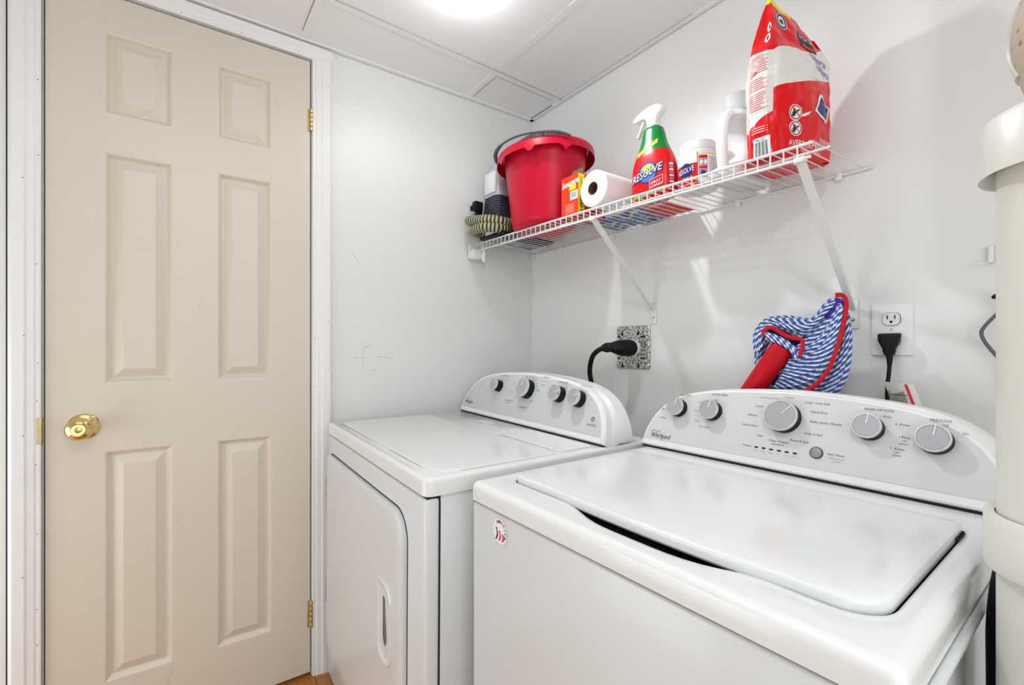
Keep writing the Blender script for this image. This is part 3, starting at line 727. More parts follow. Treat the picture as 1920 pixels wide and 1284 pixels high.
# ------------------------------------------------------------------ things on the shelf
# red mop bucket
BX,BY=.338,-.219; BZ=deckz(BX,BY)+.0045
BK=empty('mop_bucket',(BX,BY,BZ)); tag(BK,'large red plastic mop bucket with dark grey handle on the wire shelf','bucket')
def ell(a,b_,z,n=96,fn=None): return [V(a*math.cos(2*math.pi*j/n),b_*math.sin(2*math.pi*j/n),z+(fn(2*math.pi*j/n) if fn else 0)) for j in range(n)]
HB=.262
b=MB()
b.loft([ell(.088,.064,.007),ell(.098,.074,.001),ell(.112,.088,.001),ell(.122,.098,.006),ell(.1285,.1045,.016),ell(.1305,.1065,.028),ell(.135,.110,.055),ell(.155,.127,.20),ell(.165,.136,HB),ell(.163,.134,HB),ell(.150,.122,.19),ell(.128,.103,.012)],None,True,True)
b.build('bucket_body',M['red'],BK,angle=50)
def beak(t):
    v=0
    for c_ in (R(-62),R(-22),R(-105)):
        d=abs((t-c_+math.pi)%(2*math.pi)-math.pi); v-=.020*max(0,1-d/.10)
    return v
b=MB(); b.loft([ell(.167,.138,HB-.004),ell(.166,.137,HB+.002),ell(.180,.150,HB+.004),ell(.1865,.157,HB+.001),ell(.190,.160,HB-.006),ell(.1915,.1615,HB-.028,fn=beak),ell(.1895,.1595,HB-.028,fn=beak),ell(.183,.153,HB-.004)],None,False,False)
b.build('rim_flange',M['red'],BK,angle=50)
hp_=[]
for k in range(33):
    t=k/32; a=R(-18-184*t); q=math.sin(math.pi*t); hp_.append((.197*math.cos(a)*(1+.0*q),.167*math.sin(a),HB-.004+.020*q**.6))
b=MB(); b.tube(hp_,.0042,seg=12,rfn=lambda t:.0035+.0042*max(0,1-abs(t-.62)/.18)**.3); b.build('handle',M['grey'],BK)
b=MB(); b.loft([ell(.112,.092,HB-.05),ell(.112,.092,HB+.050),ell(.106,.086,HB+.054),ell(.094,.074,HB+.046),ell(.085,.07,HB-.05)],None,True,True)
for k in range(14):
    a=2*math.pi*k/14; b.box((.112*math.cos(a)-.007,.092*math.sin(a)-.007,HB+.020),(.112*math.cos(a)+.007,.092*math.sin(a)+.007,HB+.046),bev=.002)
b.build('wringer_insert',M['grey'],BK)
# vacuum behind the bucket
VX,VY=.115,-.150; VZ=deckz(VX,VY)+.0045
VC=empty('spot_cleaner_vacuum',(VX,VY,VZ)); tag(VC,'white and grey vacuum cleaner with ribbed dark front, behind the red bucket','vacuum cleaner')
def vr(ins,z): return [V(x,y,z) for x,y in rrect(-.079+ins,-.150+ins,.034-ins,.115-ins,.026,nc=8,ns=6)]
b=MB(); b.loft([vr(.004,.0),vr(-.0,.004),vr(-.0,.05),vr(.005,.095)],None,True,True); b.build('base_housing',M['vacwhite'],VC)
b=MB(); rg=[]
for k in range(27):
    z=.085+.085*k/26; rg.append(vr(-.001+.006*k/26+(.0035 if k%3==0 else 0),z))
b.loft(rg,None,True,True); b.build('ribbed_tank_cover',M['vacdark'],VC,angle=60)
b=MB(); b.loft([vr(.004,.168),vr(.005,.22),vr(.009,.275),vr(.016,.298),vr(.030,.308)],None,True,True); b.build('upper_housing',M['vacgrey'],VC)
b=MB(); b.box((-.052,-.152,.178),(.02,-.138,.262),bev=.004); b.box((-.020,-.155,.185),(-.012,-.148,.245),bev=.001); b.build('tank_window',M['vacwhite'],VC)
b=MB(); b.box((-.090,-.186,.118),(-.060,-.148,.158),bev=.006); b.box((-.096,-.190,.122),(-.086,-.165,.142),bev=.003); b.box((-.082,-.178,.07),(-.064,-.148,.125),bev=.004); b.build('latch',M['black'],VC)
b=MB(); hose=[]
P_=[(-.060,-.110,.078),(-.078,-.160,.080),(-.076,-.200,.074),(-.040,-.218,.064),(.02,-.208,.056),(.055,-.192,.052),(.076,-.160,.048),(.070,-.120,.045),(.05,-.09,.044)]
P2=[(.05,-.10,.022),(.072,-.14,.022),(.072,-.175,.022),(.045,-.205,.024),(.0,-.212,.026),(-.040,-.202,.027),(-.058,-.17,.027),(-.045,-.13,.027)]
for P_s in (P_,P2):
    b.tube(spline(P_s,30),.0185,M['hose'],seg=24,uv=True)
b.build('suction_hose',None,VC,angle=80)
b=MB(); b.box((-.06,-.165,.0),(.098,.09,.010),bev=.004); b.build('floor_nozzle',M['black'],VC)
# orange dryer-sheet carton
CX0,CX1,CY0,CY1=.503,.579,-.286,-.165; CZ=deckz(.54,-.25)+.006; CH=.122
CT=empty('dryer_sheet_carton',(CX0,CY0,CZ)); tag(CT,'orange dryer sheet carton with yellow side stripe, between bucket and paper towels','box')
w_,d_=CX1-CX0,CY1-CY0
b=MB(); a=lambda x,y,z:V(x,y,z)
oi,rd,cb,yl=M['orange'],M['cartonred'],M['cardboard'],M['yellow']
for pts,m_ in (([a(0,0,0),a(w_,0,0),a(w_,0,CH),a(0,0,CH)],oi),([a(w_,0,0),a(w_,.026,0),a(w_,.026,CH),a(w_,0,CH)],yl),([a(w_,.026,0),a(w_,d_,0),a(w_,d_,CH),a(w_,.026,CH)],rd),([a(0,d_,0),a(0,0,0),a(0,0,CH),a(0,d_,CH)],rd),([a(w_,d_,0),a(0,d_,0),a(0,d_,CH),a(w_,d_,CH)],rd),([a(0,0,0),a(0,d_,0),a(w_,d_,0),a(w_,0,0)],rd)): b.poly(pts,m_)
b.build('carton_body',None,CT,smooth=False,fixn=False)
i_=.0006
b=MB()
for pts in ([a(i_,i_,.0),a(w_-i_,i_,0),a(w_-i_,i_,CH),a(i_,i_,CH)],[a(w_-i_,i_,0),a(w_-i_,d_-i_,0),a(w_-i_,d_-i_,CH),a(w_-i_,i_,CH)],[a(i_,d_-i_,0),a(i_,i_,0),a(i_,i_,CH),a(i_,d_-i_,CH)],[a(w_-i_,d_-i_,0),a(i_,d_-i_,0),a(i_,d_-i_,CH),a(w_-i_,d_-i_,CH)]): b.poly(pts,cb)
b.box((.026,.022,CH-.002),(w_-.002,.0235,CH+.022)); b.build('open_flap',cb,CT,smooth=False)
b=MB(); f=lambda x,y:V(x,-.0006,y)
b.text('bounce',.025,lambda x,y:f(.040+x,.099+y+x*.10),M['whiteprint'],shear=.3,sx=1.0,offset=.0008)
b.rect(f,.036,.076,.066,.092,M['yellow']); b.rect(f,.040,.045,.073,.072,M['whiteprint'])
for k in range(12): b.rect(lambda x,y:V(x,-.0009,y),.044+.0022*k,.050,.044+.0022*k+(.0008 if k%3 else .0014),.069,M['bluep'] if k%2 else M['ink'],1,1)
b.rect(f,0,.0375,w_,.038,M['cartonred'],1,1)
b.rect(f,.006,.018,.014,.024,M['bluep'],1,1)
for k in range(6): b.text('fabric softener sheets',.0042,lambda x,y:f(.038+x,.033-.005*k+y),M['whiteprint'])
g=lambda x,y:V(w_+.0006,.013-y,x)
b.text('2 FREE',.017,lambda x,y:g(.028+x,y),M['inkb'],offset=.0005); b.text('MORE SHEETS',.0095,lambda x,y:g(.082+x,y),M['inkb'])
b.disc(lambda x,y:V(w_+.0006,.05+x,.088+y),0,0,.022,.016,M['whiteprint'],inner=.7)
b.build('carton_printing',None,CT,fixn=False)
# paper towel roll
PX=.640; PR=.0535; PZ=deckz(PX,-.15)+.0085+PR
PT=empty('paper_towel_roll',(PX,-.288,PZ)); tag(PT,'white paper towel roll lying on its side on the wire shelf, open end facing out','paper towel roll')
b=MB(); b.lathe([(.019,.001),(.030,.0),(.0485,.001),(PR,.004),(PR,.262),(.04,.266),(.019,.266)],(0,0,0),(0,1,0),seg=64); b.build('paper_sheets',M['paper'],PT)
b=MB(); b.lathe([(.0165,.262),(.0165,.002),(.0172,.0),(.0192,.0),(.0192,.262)],(0,0,0),(0,1,0),seg=40); b.build('cardboard_core',M['tube'],PT)
b=MB(); b.loft([[V(PR*math.sin(t)+.0,y,-PR*math.cos(t)-.0008) for t in (0,.3,.6,.9)]+[V(PR*.8,y,-PR*.64)] for y in (.01,.13,.25)],None,False,False,closed=False); b.build('loose_sheet_edge',M['paper'],PT)
# flat packets lying on the deck under the roll
def packet(name,x0,y0,x1,y1,z,th,ms,label,seed):
    o=empty(name,((x0+x1)/2,(y0+y1)/2,z)); w_,d_=x1-x0,y1-y0
    b=MB(); 
    nu,nv=14,12
    idx=[b.mi(m_) for m_ in ms]
    def P3(u,v,s_): 
        e=min(1,4*min(u,1-u))*min(1,4*min(v,1-v)); return V((u-.5)*w_,(v-.5)*d_,th/2+s_*th/2*max(.08,e)+.0007*noise.noise(V(u*6,v*6,seed)))
    for s_ in (1,-1):
        vs=[[b.bm.verts.new(P3(i/nu,j/nv,s_)) for j in range(nv+1)] for i in range(nu+1)]
        for i in range(nu):
            for j_ in range(nv):
                q=noise.noise(V(i*.35+seed*3,j_*.35,seed)); k=0 if q<-.18 else (1 if q<.02 else (2 if q<.25 else 3)); b.face([vs[i][j_],vs[i+1][j_],vs[i+1][j_+1],vs[i][j_+1]],idx[min(k,len(idx)-1)])
    b.build('pouch',None,o); tag(o,label,'packet')
    b=MB(); b.box((-w_/2-.004,-d_/2,th/2-.0005),(-w_/2+.004,d_/2,th/2+.0005)); b.build('seal_edge',ms[0],o)
    return o
zk=1.5075
packet('cleaning_wipes_packet',.425,-.205,.575+.02,-.03,zk,.010,[M['whitefilm'],M['bluep'],M['whiteprint'],M['lime']],'flat blue, green and white packet lying on the shelf behind the orange carton',1.3) if False else None
packet('cleaning_wipes_packet',.50,-.160,.705,-.015,zk-.001,.005,[M['navy'],M['whitefilm'],M['bluep'],M['green']],'flat patterned blue and white packet lying under the paper towel roll',2.1)
packet('red_refill_packet',.712,-.135,.80,-.015,zk-.001,.006,[M['cartonred'],M['redlab']],'flat dark red packet lying on the shelf behind the spray bottle',3.3)
# resolve spray bottle
RX,RY=.797,-.205; RZ=deckz(RX,RY)+.004
RB=empty('stain_remover_spray_bottle',(RX,RY,RZ),(0,0,R(4))); tag(RB,'red and green stain remover bottle with white trigger sprayer on the shelf','spray bottle')
zs=[0,.004,.02,.05,.085,.105,.118,.135,.150,.165,.185,.197,.203]
aw=[.050,.0600,.0640,.0645,.0625,.0580,.0530,.0450,.0385,.0340,.0295,.0255,.0165]
ad=[.028,.0360,.0385,.0385,.0365,.0345,.0330,.0300,.0270,.0250,.0225,.0200,.0150]
def sup(a_,b_,z,n=72,e=.72,sh=0):
    out=[]
    for j in range(n):
        t=2*math.pi*j/n; c_,s_=math.cos(t),math.sin(t)
        out.append(V(sh+a_*math.copysign(abs(c_)**e,c_),b_*math.copysign(abs(s_)**e,s_),z))
    return out
def RS(z,t,off=.0):  # bottle surface at height z, angle t (radians, -pi/2 faces front)
    a_=interp(zs,aw,z)+off; b_=interp(zs,ad,z)+off; e=.72; c_,s_=math.cos(t),math.sin(t)
    return V(a_*math.copysign(abs(c_)**e,c_),b_*math.copysign(abs(s_)**e,s_),z)
SPLIT=.128
lo=[z for z in [i*.004 for i in range(33)]]; lo=[z for z in lo if z<=SPLIT]; hi=[SPLIT+i*.004 for i in range(19)]+[.203]
b=MB(); b.loft([[RS(z,2*math.pi*j/72) for j in range(72)] for z in lo],None,True,False); b.build('label_sleeve',M['redlab'],RB,angle=60)
b=MB(); 
def notch(p):  # finger notch on the left shoulder
    return p
b.loft([[RS(z,2*math.pi*j/72) for j in range(72)] for z in hi],None,False,True); b.build('upper_bottle',M['green'],RB,angle=60)
def rf(x,z,off=.0007):   # x across the front face
    a_=interp(zs,aw,z); b_=interp(zs,ad,z)
    q=max(-1,min(1,x/a_)); c_=math.copysign(abs(q)**(1/.72),q); s_=-math.sqrt(max(0,1-c_*c_)); y=b_*math.copysign(abs(s_)**.72,s_)
    return V(x,y-off,z)
b=MB()
b.disc(lambda x,y:rf(x,y,.0006),.002,.068,.030,.029,M['navy'],seg=40); b.disc(lambda x,y:rf(x,y,.0010),.002,.068,.027,.026,M['bluep'],seg=40); b.disc(lambda x,y:rf(x,y,.0013),.002,.078,.018,.012,M['yellow'],seg=30)
def slant(cx,cz,k,off): return lambda x,y: rf(cx+x,cz+y+x*k,off)
b.text('RESOLVE',.0285,slant(-.002,.066,.22,.0018),M['navy'],sx=.80,shear=.15,offset=.0022)
b.text('RESOLVE',.0285,slant(-.002,.066,.22,.0026),M['whiteprint'],sx=.80,shear=.15,offset=.0002)
b.rect(lambda x,y:rf(x,y+x*.22,.0012),.008,.0205,.046,.0435,M['whiteprint']); b.rect(lambda x,y:rf(x,y+x*.22,.0016),.0092,.0217,.0448,.0423,M['redlab'])
b.text('SPRAY',.0115,slant(.027,.0370,.22,.0022),M['whiteprint'],sx=.9); b.text("'N WASH",.0105,slant(.027,.0268,.22,.0022),M['whiteprint'],sx=.8)
b.rect(lambda x,y:rf(x,y+.006*(x/.05),.0008),-.058,.006,.052,.0145,M['lime'],20,2); b.rect(lambda x,y:rf(x,y+.006*(x/.05),.0008),-.058,.0148,.052,.0165,M['yellow'],20,1)
b.text('STAIN REMOVER',.0055,slant(.0,.0105,.12,.0012),M['whiteprint'])
b.rect(lambda x,y:rf(x,y+x*.45,.0009),-.034,.134,.026,.146,M['yellow'],16,3); b.text('43% MORE',.0105,slant(-.004,.1400,.45,.0014),M['redtext'])
# side text
def rs(x,z): return RS(z,R(-18)+x/.04,.0008)
for k in range(7): b.rect(lambda x,y:rs(x,y),-.007,.030+k*.008,.006,.035+k*.008,M['purple'] if k%2 else M['whiteprint'],2,1)
b.build('label_printing',None,RB,fixn=False)
SPY=empty('trigger_sprayer',(0,0,.199)); SPY.parent=RB
MB().lathe([(.0175,-.004),(.0182,.0),(.0178,.010),(.0165,.0145),(.012,.016)],(0,0,0),seg=32).build('screw_collar',M['plasticw'],SPY)
prof=[(-.016,.012),(-.0155,.022),(-.024,.031),(-.042,.032),(-.052,.030),(-.056,.036),(-.055,.044),(-.046,.050),(-.030,.056),(-.008,.061),(.010,.061),(.024,.057),(.033,.050),(.035,.043),(.030,.036),(.020,.030),(.0165,.022),(.0165,.012)]
b=MB(); rg=[]
cx_=sum(p[0] for p in prof)/len(prof); cz_=.036
for y,k in ((-.014,.82),(-.0125,.93),(-.009,1),(.009,1),(.0125,.93),(.014,.82)): rg.append([V(cx_+(x-cx_)*k,y,cz_+(z-cz_)*k) for x,z in prof])
b.loft(rg); b.build('spray_head',M['plasticw'],SPY,angle=50)
b=MB(); b.cyl((-.052,0,.040),(-.062,0,.040),.0085,.0075,seg=20,bev=.001); b.build('nozzle',M['plasticw'],SPY)
tp=[V(-.026,0,.033),V(-.032,0,.022),V(-.038,0,.008),V(-.046,0,-.006),V(-.048,0,-.012)]
b=MB(); rg=[]
for p in spline(tp,4): rg.append([p+V(a_,c_,0) for a_,c_ in ((-.0025,-.007),(.0025,-.007),(.0025,.007),(-.0025,.007))])
b.loft(rg); b.build('trigger',M['plasticw'],SPY,smooth=False)
# stain remover tub
TX,TY=.908,-.172; TZ=deckz(TX,TY)+.004
TU=empty('stain_powder_tub',(TX,TY,TZ)); tag(TU,'white round powder tub with red label, between spray bottle and jug','tub')
b=MB(); b.lathe([(0,0),(.044,0),(.0475,.003),(.0482,.008),(.0495,.09),(.0485,.094),(.044,.0975),(.043,.10)],(0,0,0),seg=64); b.build('tub_body',M['plasticw'],TU)
b=MB(); b.lathe([(.0425,.098),(.0445,.100),(.0445,.118),(.042,.1215),(0,.122)],(.0,0,0),seg=64); b.build('screw_lid',M['plasticw'],TU)
def ts(x,z,off=.0006):   # x metres round, 0 faces the camera
    r_=lerp(.0482,.0495,(z-.008)/.082)+off; t=R(-59)+x/.0495; return V(r_*math.cos(t),r_*math.sin(t),z)
b=MB()
b.rect(ts,-.065,.012,-.001,.062,M['redlab'],24,3); b.rect(ts,-.001,.010,.0015,.088,M['redlab'],1,3)
b.rect(lambda x,y:ts(x,y,.0005),.0015,.080,.050,.083,M['yellow'],16,1); b.rect(lambda x,y:ts(x,y,.0005),.0015,.006,.060,.080,M['whiteprint'],16,2)
b.rect(lambda x,y:ts(x,y,.001),.003,.070,.024,.078,M['redlab'],6,1); b.rect(lambda x,y:ts(x,y,.001),.003,.052,.024,.069,M['inkl'],6,1)
b.disc(lambda x,y:ts(x,y,.0014),.009,.0605,.004,.006,M['whiteprint']); b.disc(lambda x,y:ts(x,y,.0014),.019,.0605,.004,.006,M['whiteprint'])
b.rect(lambda x,y:ts(x,y,.001),.003,.044,.024,.051,M['redlab'],6,1); b.rect(lambda x,y:ts(x,y,.001),.003,.022,.024,.043,M['purple'],6,1); b.disc(lambda x,y:ts(x,y,.0014),.0135,.034,.006,.006,M['navy'])
for k in range(11): b.rect(lambda x,y:ts(x,y,.001),.028,.072-.005*k,.046,.0735-.005*k,M['inkl'],6,1)
b.disc(lambda x,y:ts(x,y,.001),-.030,.046,.017,.019,M['navy'],seg=30)
b.text('RESOLVE',.019,lambda x,y:ts(-.031+x,.046+y+x*.1,.0016),M['navy'],sx=.62,offset=.0015); b.text('RESOLVE',.019,lambda x,y:ts(-.031+x,.046+y+x*.1,.0022),M['whiteprint'],sx=.62)
b.text('GOLD',.010,lambda x,y:ts(-.026+x,.026+y,.0016),M['whiteprint'])
b.rect(lambda x,y:ts(x,y,.0007),-.066,.004,.06,.010,M['redlab'],24,1)
b.build('tub_label',None,TU,fixn=False)
# white jug
JX,JY=1.003,-.145; JZ=deckz(JX,JY)+.004
JG=empty('detergent_jug',(JX,JY,JZ)); tag(JG,'plain white detergent jug with big loop handle, half hidden behind red bag','jug')
def jr(hx,y0,y1,z,r_): return [V(x,y,z) for x,y in rrect(-hx,y0,hx,y1,r_,nc=8,ns=6)]
b=MB(); b.loft([jr(.036,-.088,.104,.0,.03),jr(.040,-.094,.108,.004,.032),jr(.041,-.094,.108,.020,.032),jr(.041,-.070,.108,.032,.03),jr(.041,-.030,.108,.046,.03),jr(.041,.004,.108,.075,.03),jr(.041,.010,.108,.11,.03),jr(.040,-.004,.104,.135,.03),jr(.037,-.045,.080,.155,.03),jr(.028,-.040,.045,.170,.026),jr(.024,-.024,.024,.176,.0235)],None,True,True); b.build('jug_body',M['jug'],JG,angle=60)
b=MB(); hpz=spline([(.004,-.080,.014),(.004,-.086,.06),(.004,-.085,.10),(.003,-.074,.135),(.002,-.050,.158),(0,-.024,.163)],8)
rg=[]
for i,p in enumerate(hpz):
    q=hpz[min(i+1,len(hpz)-1)]-hpz[max(i-1,0)]; q.normalize(); nn=V(1,0,0).cross(q).normalized()
    rg.append([p+V(.0130*math.cos(t),0,0)+nn*.0105*math.sin(t) for t in [2*math.pi*k/20 for k in range(20)]])
b.loft(rg); b.build('loop_handle',M['jug'],JG,angle=60)
b=MB(); b.lathe([(.026,.172),(.0315,.173),(.0325,.176),(.031,.214),(.029,.2165),(.0,.2165)],(0,0,0),seg=40); b.build('pour_cap',M['clearcap'],JG)
# detergent bag
GB=empty('detergent_pods_bag',(1.125,-.175,1.494)); tag(GB,'tall glossy red and white detergent pods bag at the right end of the shelf','bag')
go=-GB.location
base=[V(1.079,-.262,0),V(1.139,-.270,0),V(1.186,-.088,0),V(1.052,-.094,0)]
top=[V(1.104,-.215,1.868),V(1.109,-.217,1.868),V(1.150,-.092,1.800),V(1.145,-.090,1.800)]
NE=40
def bagpt(e,f,w_,off=0.0):
    """e: side 0..3, f: 0..1 along the side, w_: 0 bottom .. 1 seal"""
    def raw(e,f,w_):
        st=(.60,.50,.74,.70); s0_=lerp(st[e],st[(e+1)%4],f); k=w_; g=0 if k<s0_ else ((k-s0_)/(1-s0_)); g=g**1.25 if g<1 else 1
        a_,b_=base[e],base[(e+1)%4]; c_,d_=top[e],top[(e+1)%4]
        p=a_.lerp(b_,f); q=c_.lerp(d_,f)
        zt=q.z; x=lerp(p.x,q.x,g); y=lerp(p.y,q.y,g)
        zb_=deckz(p.x,p.y)+.0035; z=zb_+w_*(zt-zb_)
        # outward bulge and rounded corners
        n_=(b_-a_).cross(V(0,0,1)).normalized()
        L_=(b_-a_).length
        bul=(.016 if e in(1,3) else .008)*math.sin(math.pi*f)*math.sin(math.pi*min(1,w_*1.15+.12))
        if e==0 and w_>.58: bul-=.034*math.sin(math.pi*f)*min(1,(w_-.58)/.25)*(1-w_)*1.8     # folded gusset
        rc=-.006*(1-min(1,min(f,1-f)*L_/.012))
        bot=-.012*max(0,1-w_/.03)**2
        cen=V(1.115,-.178,0)
        p2=V(x,y,z)+n_*(bul+bot)+(V(x,y,0)-cen).normalized()*(rc*(1-g))
        cr=.0042*noise.noise(V(p2.x*26,p2.y*26,z*17))+.0022*noise.noise(V(p2.x*60,p2.y*60,z*50))
        return p2+n_*cr*min(1,w_*6+.3),n_
    p,n_=raw(e,f,w_); return p+n_*off+go
rows=320; ring=[]
zb=[]
b=MB(); MI={k:b.mi(M[k]) for k in ('redbag','whitefilm','yellow')}
rg=[]
R1,R2,R3=int(rows*.46),int(rows*.68),int(rows*.955)
def band(e,f):
    p=base[e].lerp(base[(e+1)%4],f); zt=top[e].lerp(top[(e+1)%4],f).z; zb_=deckz(p.x,p.y)+.0035
    lo_=((1.560,1.592),(1.640,1.688),(1.688,1.66),(1.66,1.560))[e]; hi_=((1.735,1.725),(1.725,1.766),(1.766,1.750),(1.750,1.735))[e]
    a_=lerp(*lo_,f); c_=lerp(*hi_,f)+(.007*math.sin(f*7) if e==1 else 0)
    return (a_-zb_)/(zt-zb_),(c_-zb_)/(zt-zb_),.965
for i in range(rows+1):
    r_=[]
    for e in range(4):
        for k in range(NE):
            f=k/NE; b1,b2,b3=band(e,f)
            w_=b1*i/R1 if i<=R1 else (lerp(b1,b2,(i-R1)/(R2-R1)) if i<=R2 else (lerp(b2,b3,(i-R2)/(R3-R2)) if i<=R3 else lerp(b3,1,(i-R3)/(rows-R3))))
            r_.append(bagpt(e,f,w_))
    rg.append(r_)
def bagmat(i,j):
    if i>=R3 and (j//NE==0 or (j//NE==1 and j%NE<NE*.42) or (j//NE==3 and j%NE>NE*.6)): return MI['yellow']
    return MI['whitefilm'] if R1<=i<R2 and j//NE!=2 else MI['redbag']
c_=sum(rg[0],V(0,0,0))/len(rg[0])
b.loft(rg,M['redbag'],False,True,matfn=bagmat)
def shrink(k): return [c_.lerp(p,k)+V(0,0,-.0008+(p.z-c_.z)*(1-k)*1.0) for p in rg[0]]
b.loft([rg[0],shrink(.965),shrink(.9),shrink(.5)],M['redbag'],False,True)
bmesh.ops.remove_doubles(b.bm,verts=b.bm.verts[:],dist=1e-5); b.build('film_pouch',None,GB,angle=70)
def bf(f0,w0,sx_=.19,sz_=.34,e=1,rot=0,off=.0008):  # local metres -> bag side
    c_,s_=math.cos(rot),math.sin(rot)
    return lambda x,y: bagpt(e,min(.995,max(.005,f0+(x*c_-y*s_)/sx_)),min(.995,max(.003,w0+(x*s_+y*c_)/sz_)),off)
b=MB()
for f0,w0 in ((.27,.265),(.29,.175)):
    b.disc(bf(f0,w0),0,0,.0155,.0155,M['whiteprint'],inner=.90); b.disc(bf(f0,w0),0,0,.0125,.0125,M['whiteprint']); b.disc(bf(f0,w0,off=.00115),0,0,.0125,.0125,M['inkb'],inner=.93)
    b.disc(bf(f0,w0,off=.0014),-.0045,.004,.0030,.0032,M['inkb'],seg=12); b.poly([bf(f0,w0,off=.0014)(x,y) for x,y in ((-.009,-.008),(-.003,-.009),(.001,-.001),(.008,.004),(.007,.006),(-.001,.003),(-.004,.0015),(-.008,.000))],M['inkb'])
    b.rect(bf(f0,w0,rot=R(-40),off=.0019),-.0125,-.0009,.0125,.0009,M['redtext'],6,1)
b.text('AVERTISSEMENT',.0175,bf(.47,.085,off=.00115),M['whiteprint'],sx=.80)
b.text('WARNING',.0150,bf(.84,.140,off=.00115),M['whiteprint'],sx=.8); b.text('TENIR HORS DE PORTEE',.006,bf(.55,.048,off=.00115),M['whiteprint']); b.text('ET LES YEUX IRRITANT',.006,bf(.66,.118,off=.00115),M['whiteprint'])
# pod picture
b.rect(bf(.74,.355,rot=R(-22),off=.0009),-.024,-.024,.022,.022,M['whiteprint'],12,12); b.rect(bf(.74,.355,rot=R(-22),off=.0016),-.019,-.018,.018,.017,M['navy'],12,12); b.disc(bf(.72,.375,off=.0022),0,0,.004,.004,M['bluep'],seg=12)
b.text('Ultra',.024,bf(.74,.715,off=.0014,rot=R(-6)),M['purple'],sx=.95,offset=.0006); b.text('Ultra',.024,bf(.79,.640,off=.0014,rot=R(-6)),M['purple'],sx=.95,offset=.0006); b.text('MC/TM',.006,bf(.6,.53,off=.00115),M['ink'])
# round letter emblem near the top
b.disc(bf(.20,.875,sx_=.15,rot=0),0,0,.014,.021,M['whiteprint']); b.disc(bf(.20,.875,sx_=.15,off=.00115),0,0,.0125,.0195,M['navy'],inner=.72); b.text('e',.026,bf(.20,.880,sx_=.15,off=.0017),M['inkb'],offset=.0004)
b.rect(bf(.60,.845,sx_=.15),-.014,-.024,.026,.020,M['inkb'],10,10); b.text('MAX',.018,bf(.66,.865,sx_=.15,off=.0012),M['whiteprint']); b.rect(bf(.63,.80,sx_=.15,off=.00115),-.012,-.006,.018,.002,M['redtext'],4,1)
# swoosh
b.poly([bf(.33,.245,off=.00115)(x,y) for x,y in ((0,0),(.014,.003),(.024,.009),(.030,.017),(.020,.012),(.010,.008))],M['whiteprint'])
# gusset print
for k in range(26):
    if k in (9,10,17): continue
    b.rect(bf(.5,.61-.0128*k,sx_=.060,e=0),-.021,-.0008,.012+.012*abs(math.sin(k*1.7))-.003,.0005,M['redtext'],6,1)
b.rect(bf(.30,.50,sx_=.060,e=0,rot=R(30)),-.006,-.003,.010,.002,M['cartonred'],2,1)
b.rect(bf(.60,.068,sx_=.060,e=0),-.017,-.018,.019,.020,M['whiteprint'],10,10)
for k in range(11): b.rect(bf(.60,.068,sx_=.060,e=0,off=.0012),-.012+.0025*k,-.015,-.012+.0025*k+(.0009 if k%3 else .0017),.012,M['inkb'],1,4)
b.text('2901 0021',.006,bf(.60,.112,sx_=.060,e=0,off=.0012),M['inkb'],sx=.8)
for k in range(3): b.rect(bf(.55,.185-.014*k,sx_=.060,e=0),-.016,-.0006,.018,.0006,M['whiteprint'],4,1)
for z_ in (.80,.72): b.disc(bf(.72,z_,sx_=.05,e=0),0,0,.009,.011,M['whiteprint']); b.disc(bf(.72,z_,sx_=.05,e=0,off=.0012),0,0,.004,.006,M['inkb'],seg=12)
b.build('bag_printing',None,GB,fixn=False,smooth=False)

for o_,x_ in ((BK,BX),(VC,VX),(CT,.54),(PT,PX),(RB,RX),(TU,TX),(JG,JX)):
    o_.rotation_euler.x=math.atan((1.503-zf(x_))/.295)
# ------------------------------------------------------------------ outlets and cords
MP=empty('range_outlet_box',(.560,0,1.0925)); tag(MP,'bare galvanised steel outlet cover on the wall behind the dryer','electrical outlet')
b=MB(); b.loft([[V(x,-y_,z) for x,z in rrect(-.070+i_,-.0735+i_,.070-i_,.0735-i_,.006,nc=3,ns=3)] for i_,y_ in ((0,0),(0,.006),(.002,.008))],None,True,True); b.build('cover_plate',M['galv'],MP,angle=30)
b=MB(); b.lathe([(.030,.008),(.030,.016),(.027,.0175),(0,.0175)],(.004,0,-.002),(0,-1,0),seg=40); b.build('receptacle_face',M['plasticw'],MP)
b=MB()
for x,z in ((-.042,.052),(.026,.052),(-.042,-.060),(.026,-.060)): b.box((x-.002,-.0092,z-.009),(x+.002,-.008,z+.007)); b.cyl((x,-.008,z-.006),(x,-.0092,z-.006),.0045,m=None,seg=12)
for x,z in ((-.058,.037),(.040,.036),(.050,.036),(-.058,-.037),(.040,-.037),(.050,-.037)): b.cyl((x,-.008,z),(x,-.0095,z),.004,m=None,seg=12)
b.build('knockout_slots',M['blackgap'],MP)
DC=empty('dryer_power_cord',(.564,-.018,1.090)); tag(DC,'thick black dryer cord plugged into the steel outlet box','power cord')
b=MB(); rg=[]
for k,(y,h_,w_,dx,dz) in enumerate(((0,.027,.027,0,0),(-.010,.029,.028,0,0),(-.030,.029,.028,-.001,0),(-.055,.026,.025,-.006,.001),(-.075,.019,.019,-.014,.002),(-.085,.014,.014,-.020,.002),(-.088,.0165,.0165,-.022,.002),(-.096,.0165,.0165,-.027,.001),(-.098,.013,.013,-.028,.001),(-.104,.013,.013,-.031,.000))):
    rg.append([V(dx+w_*math.cos(t),y,dz+h_*math.sin(t)) for t in [2*math.pi*q/24 for q in range(24)]])
b.loft(rg); b.build('plug',M['rubber'],DC)
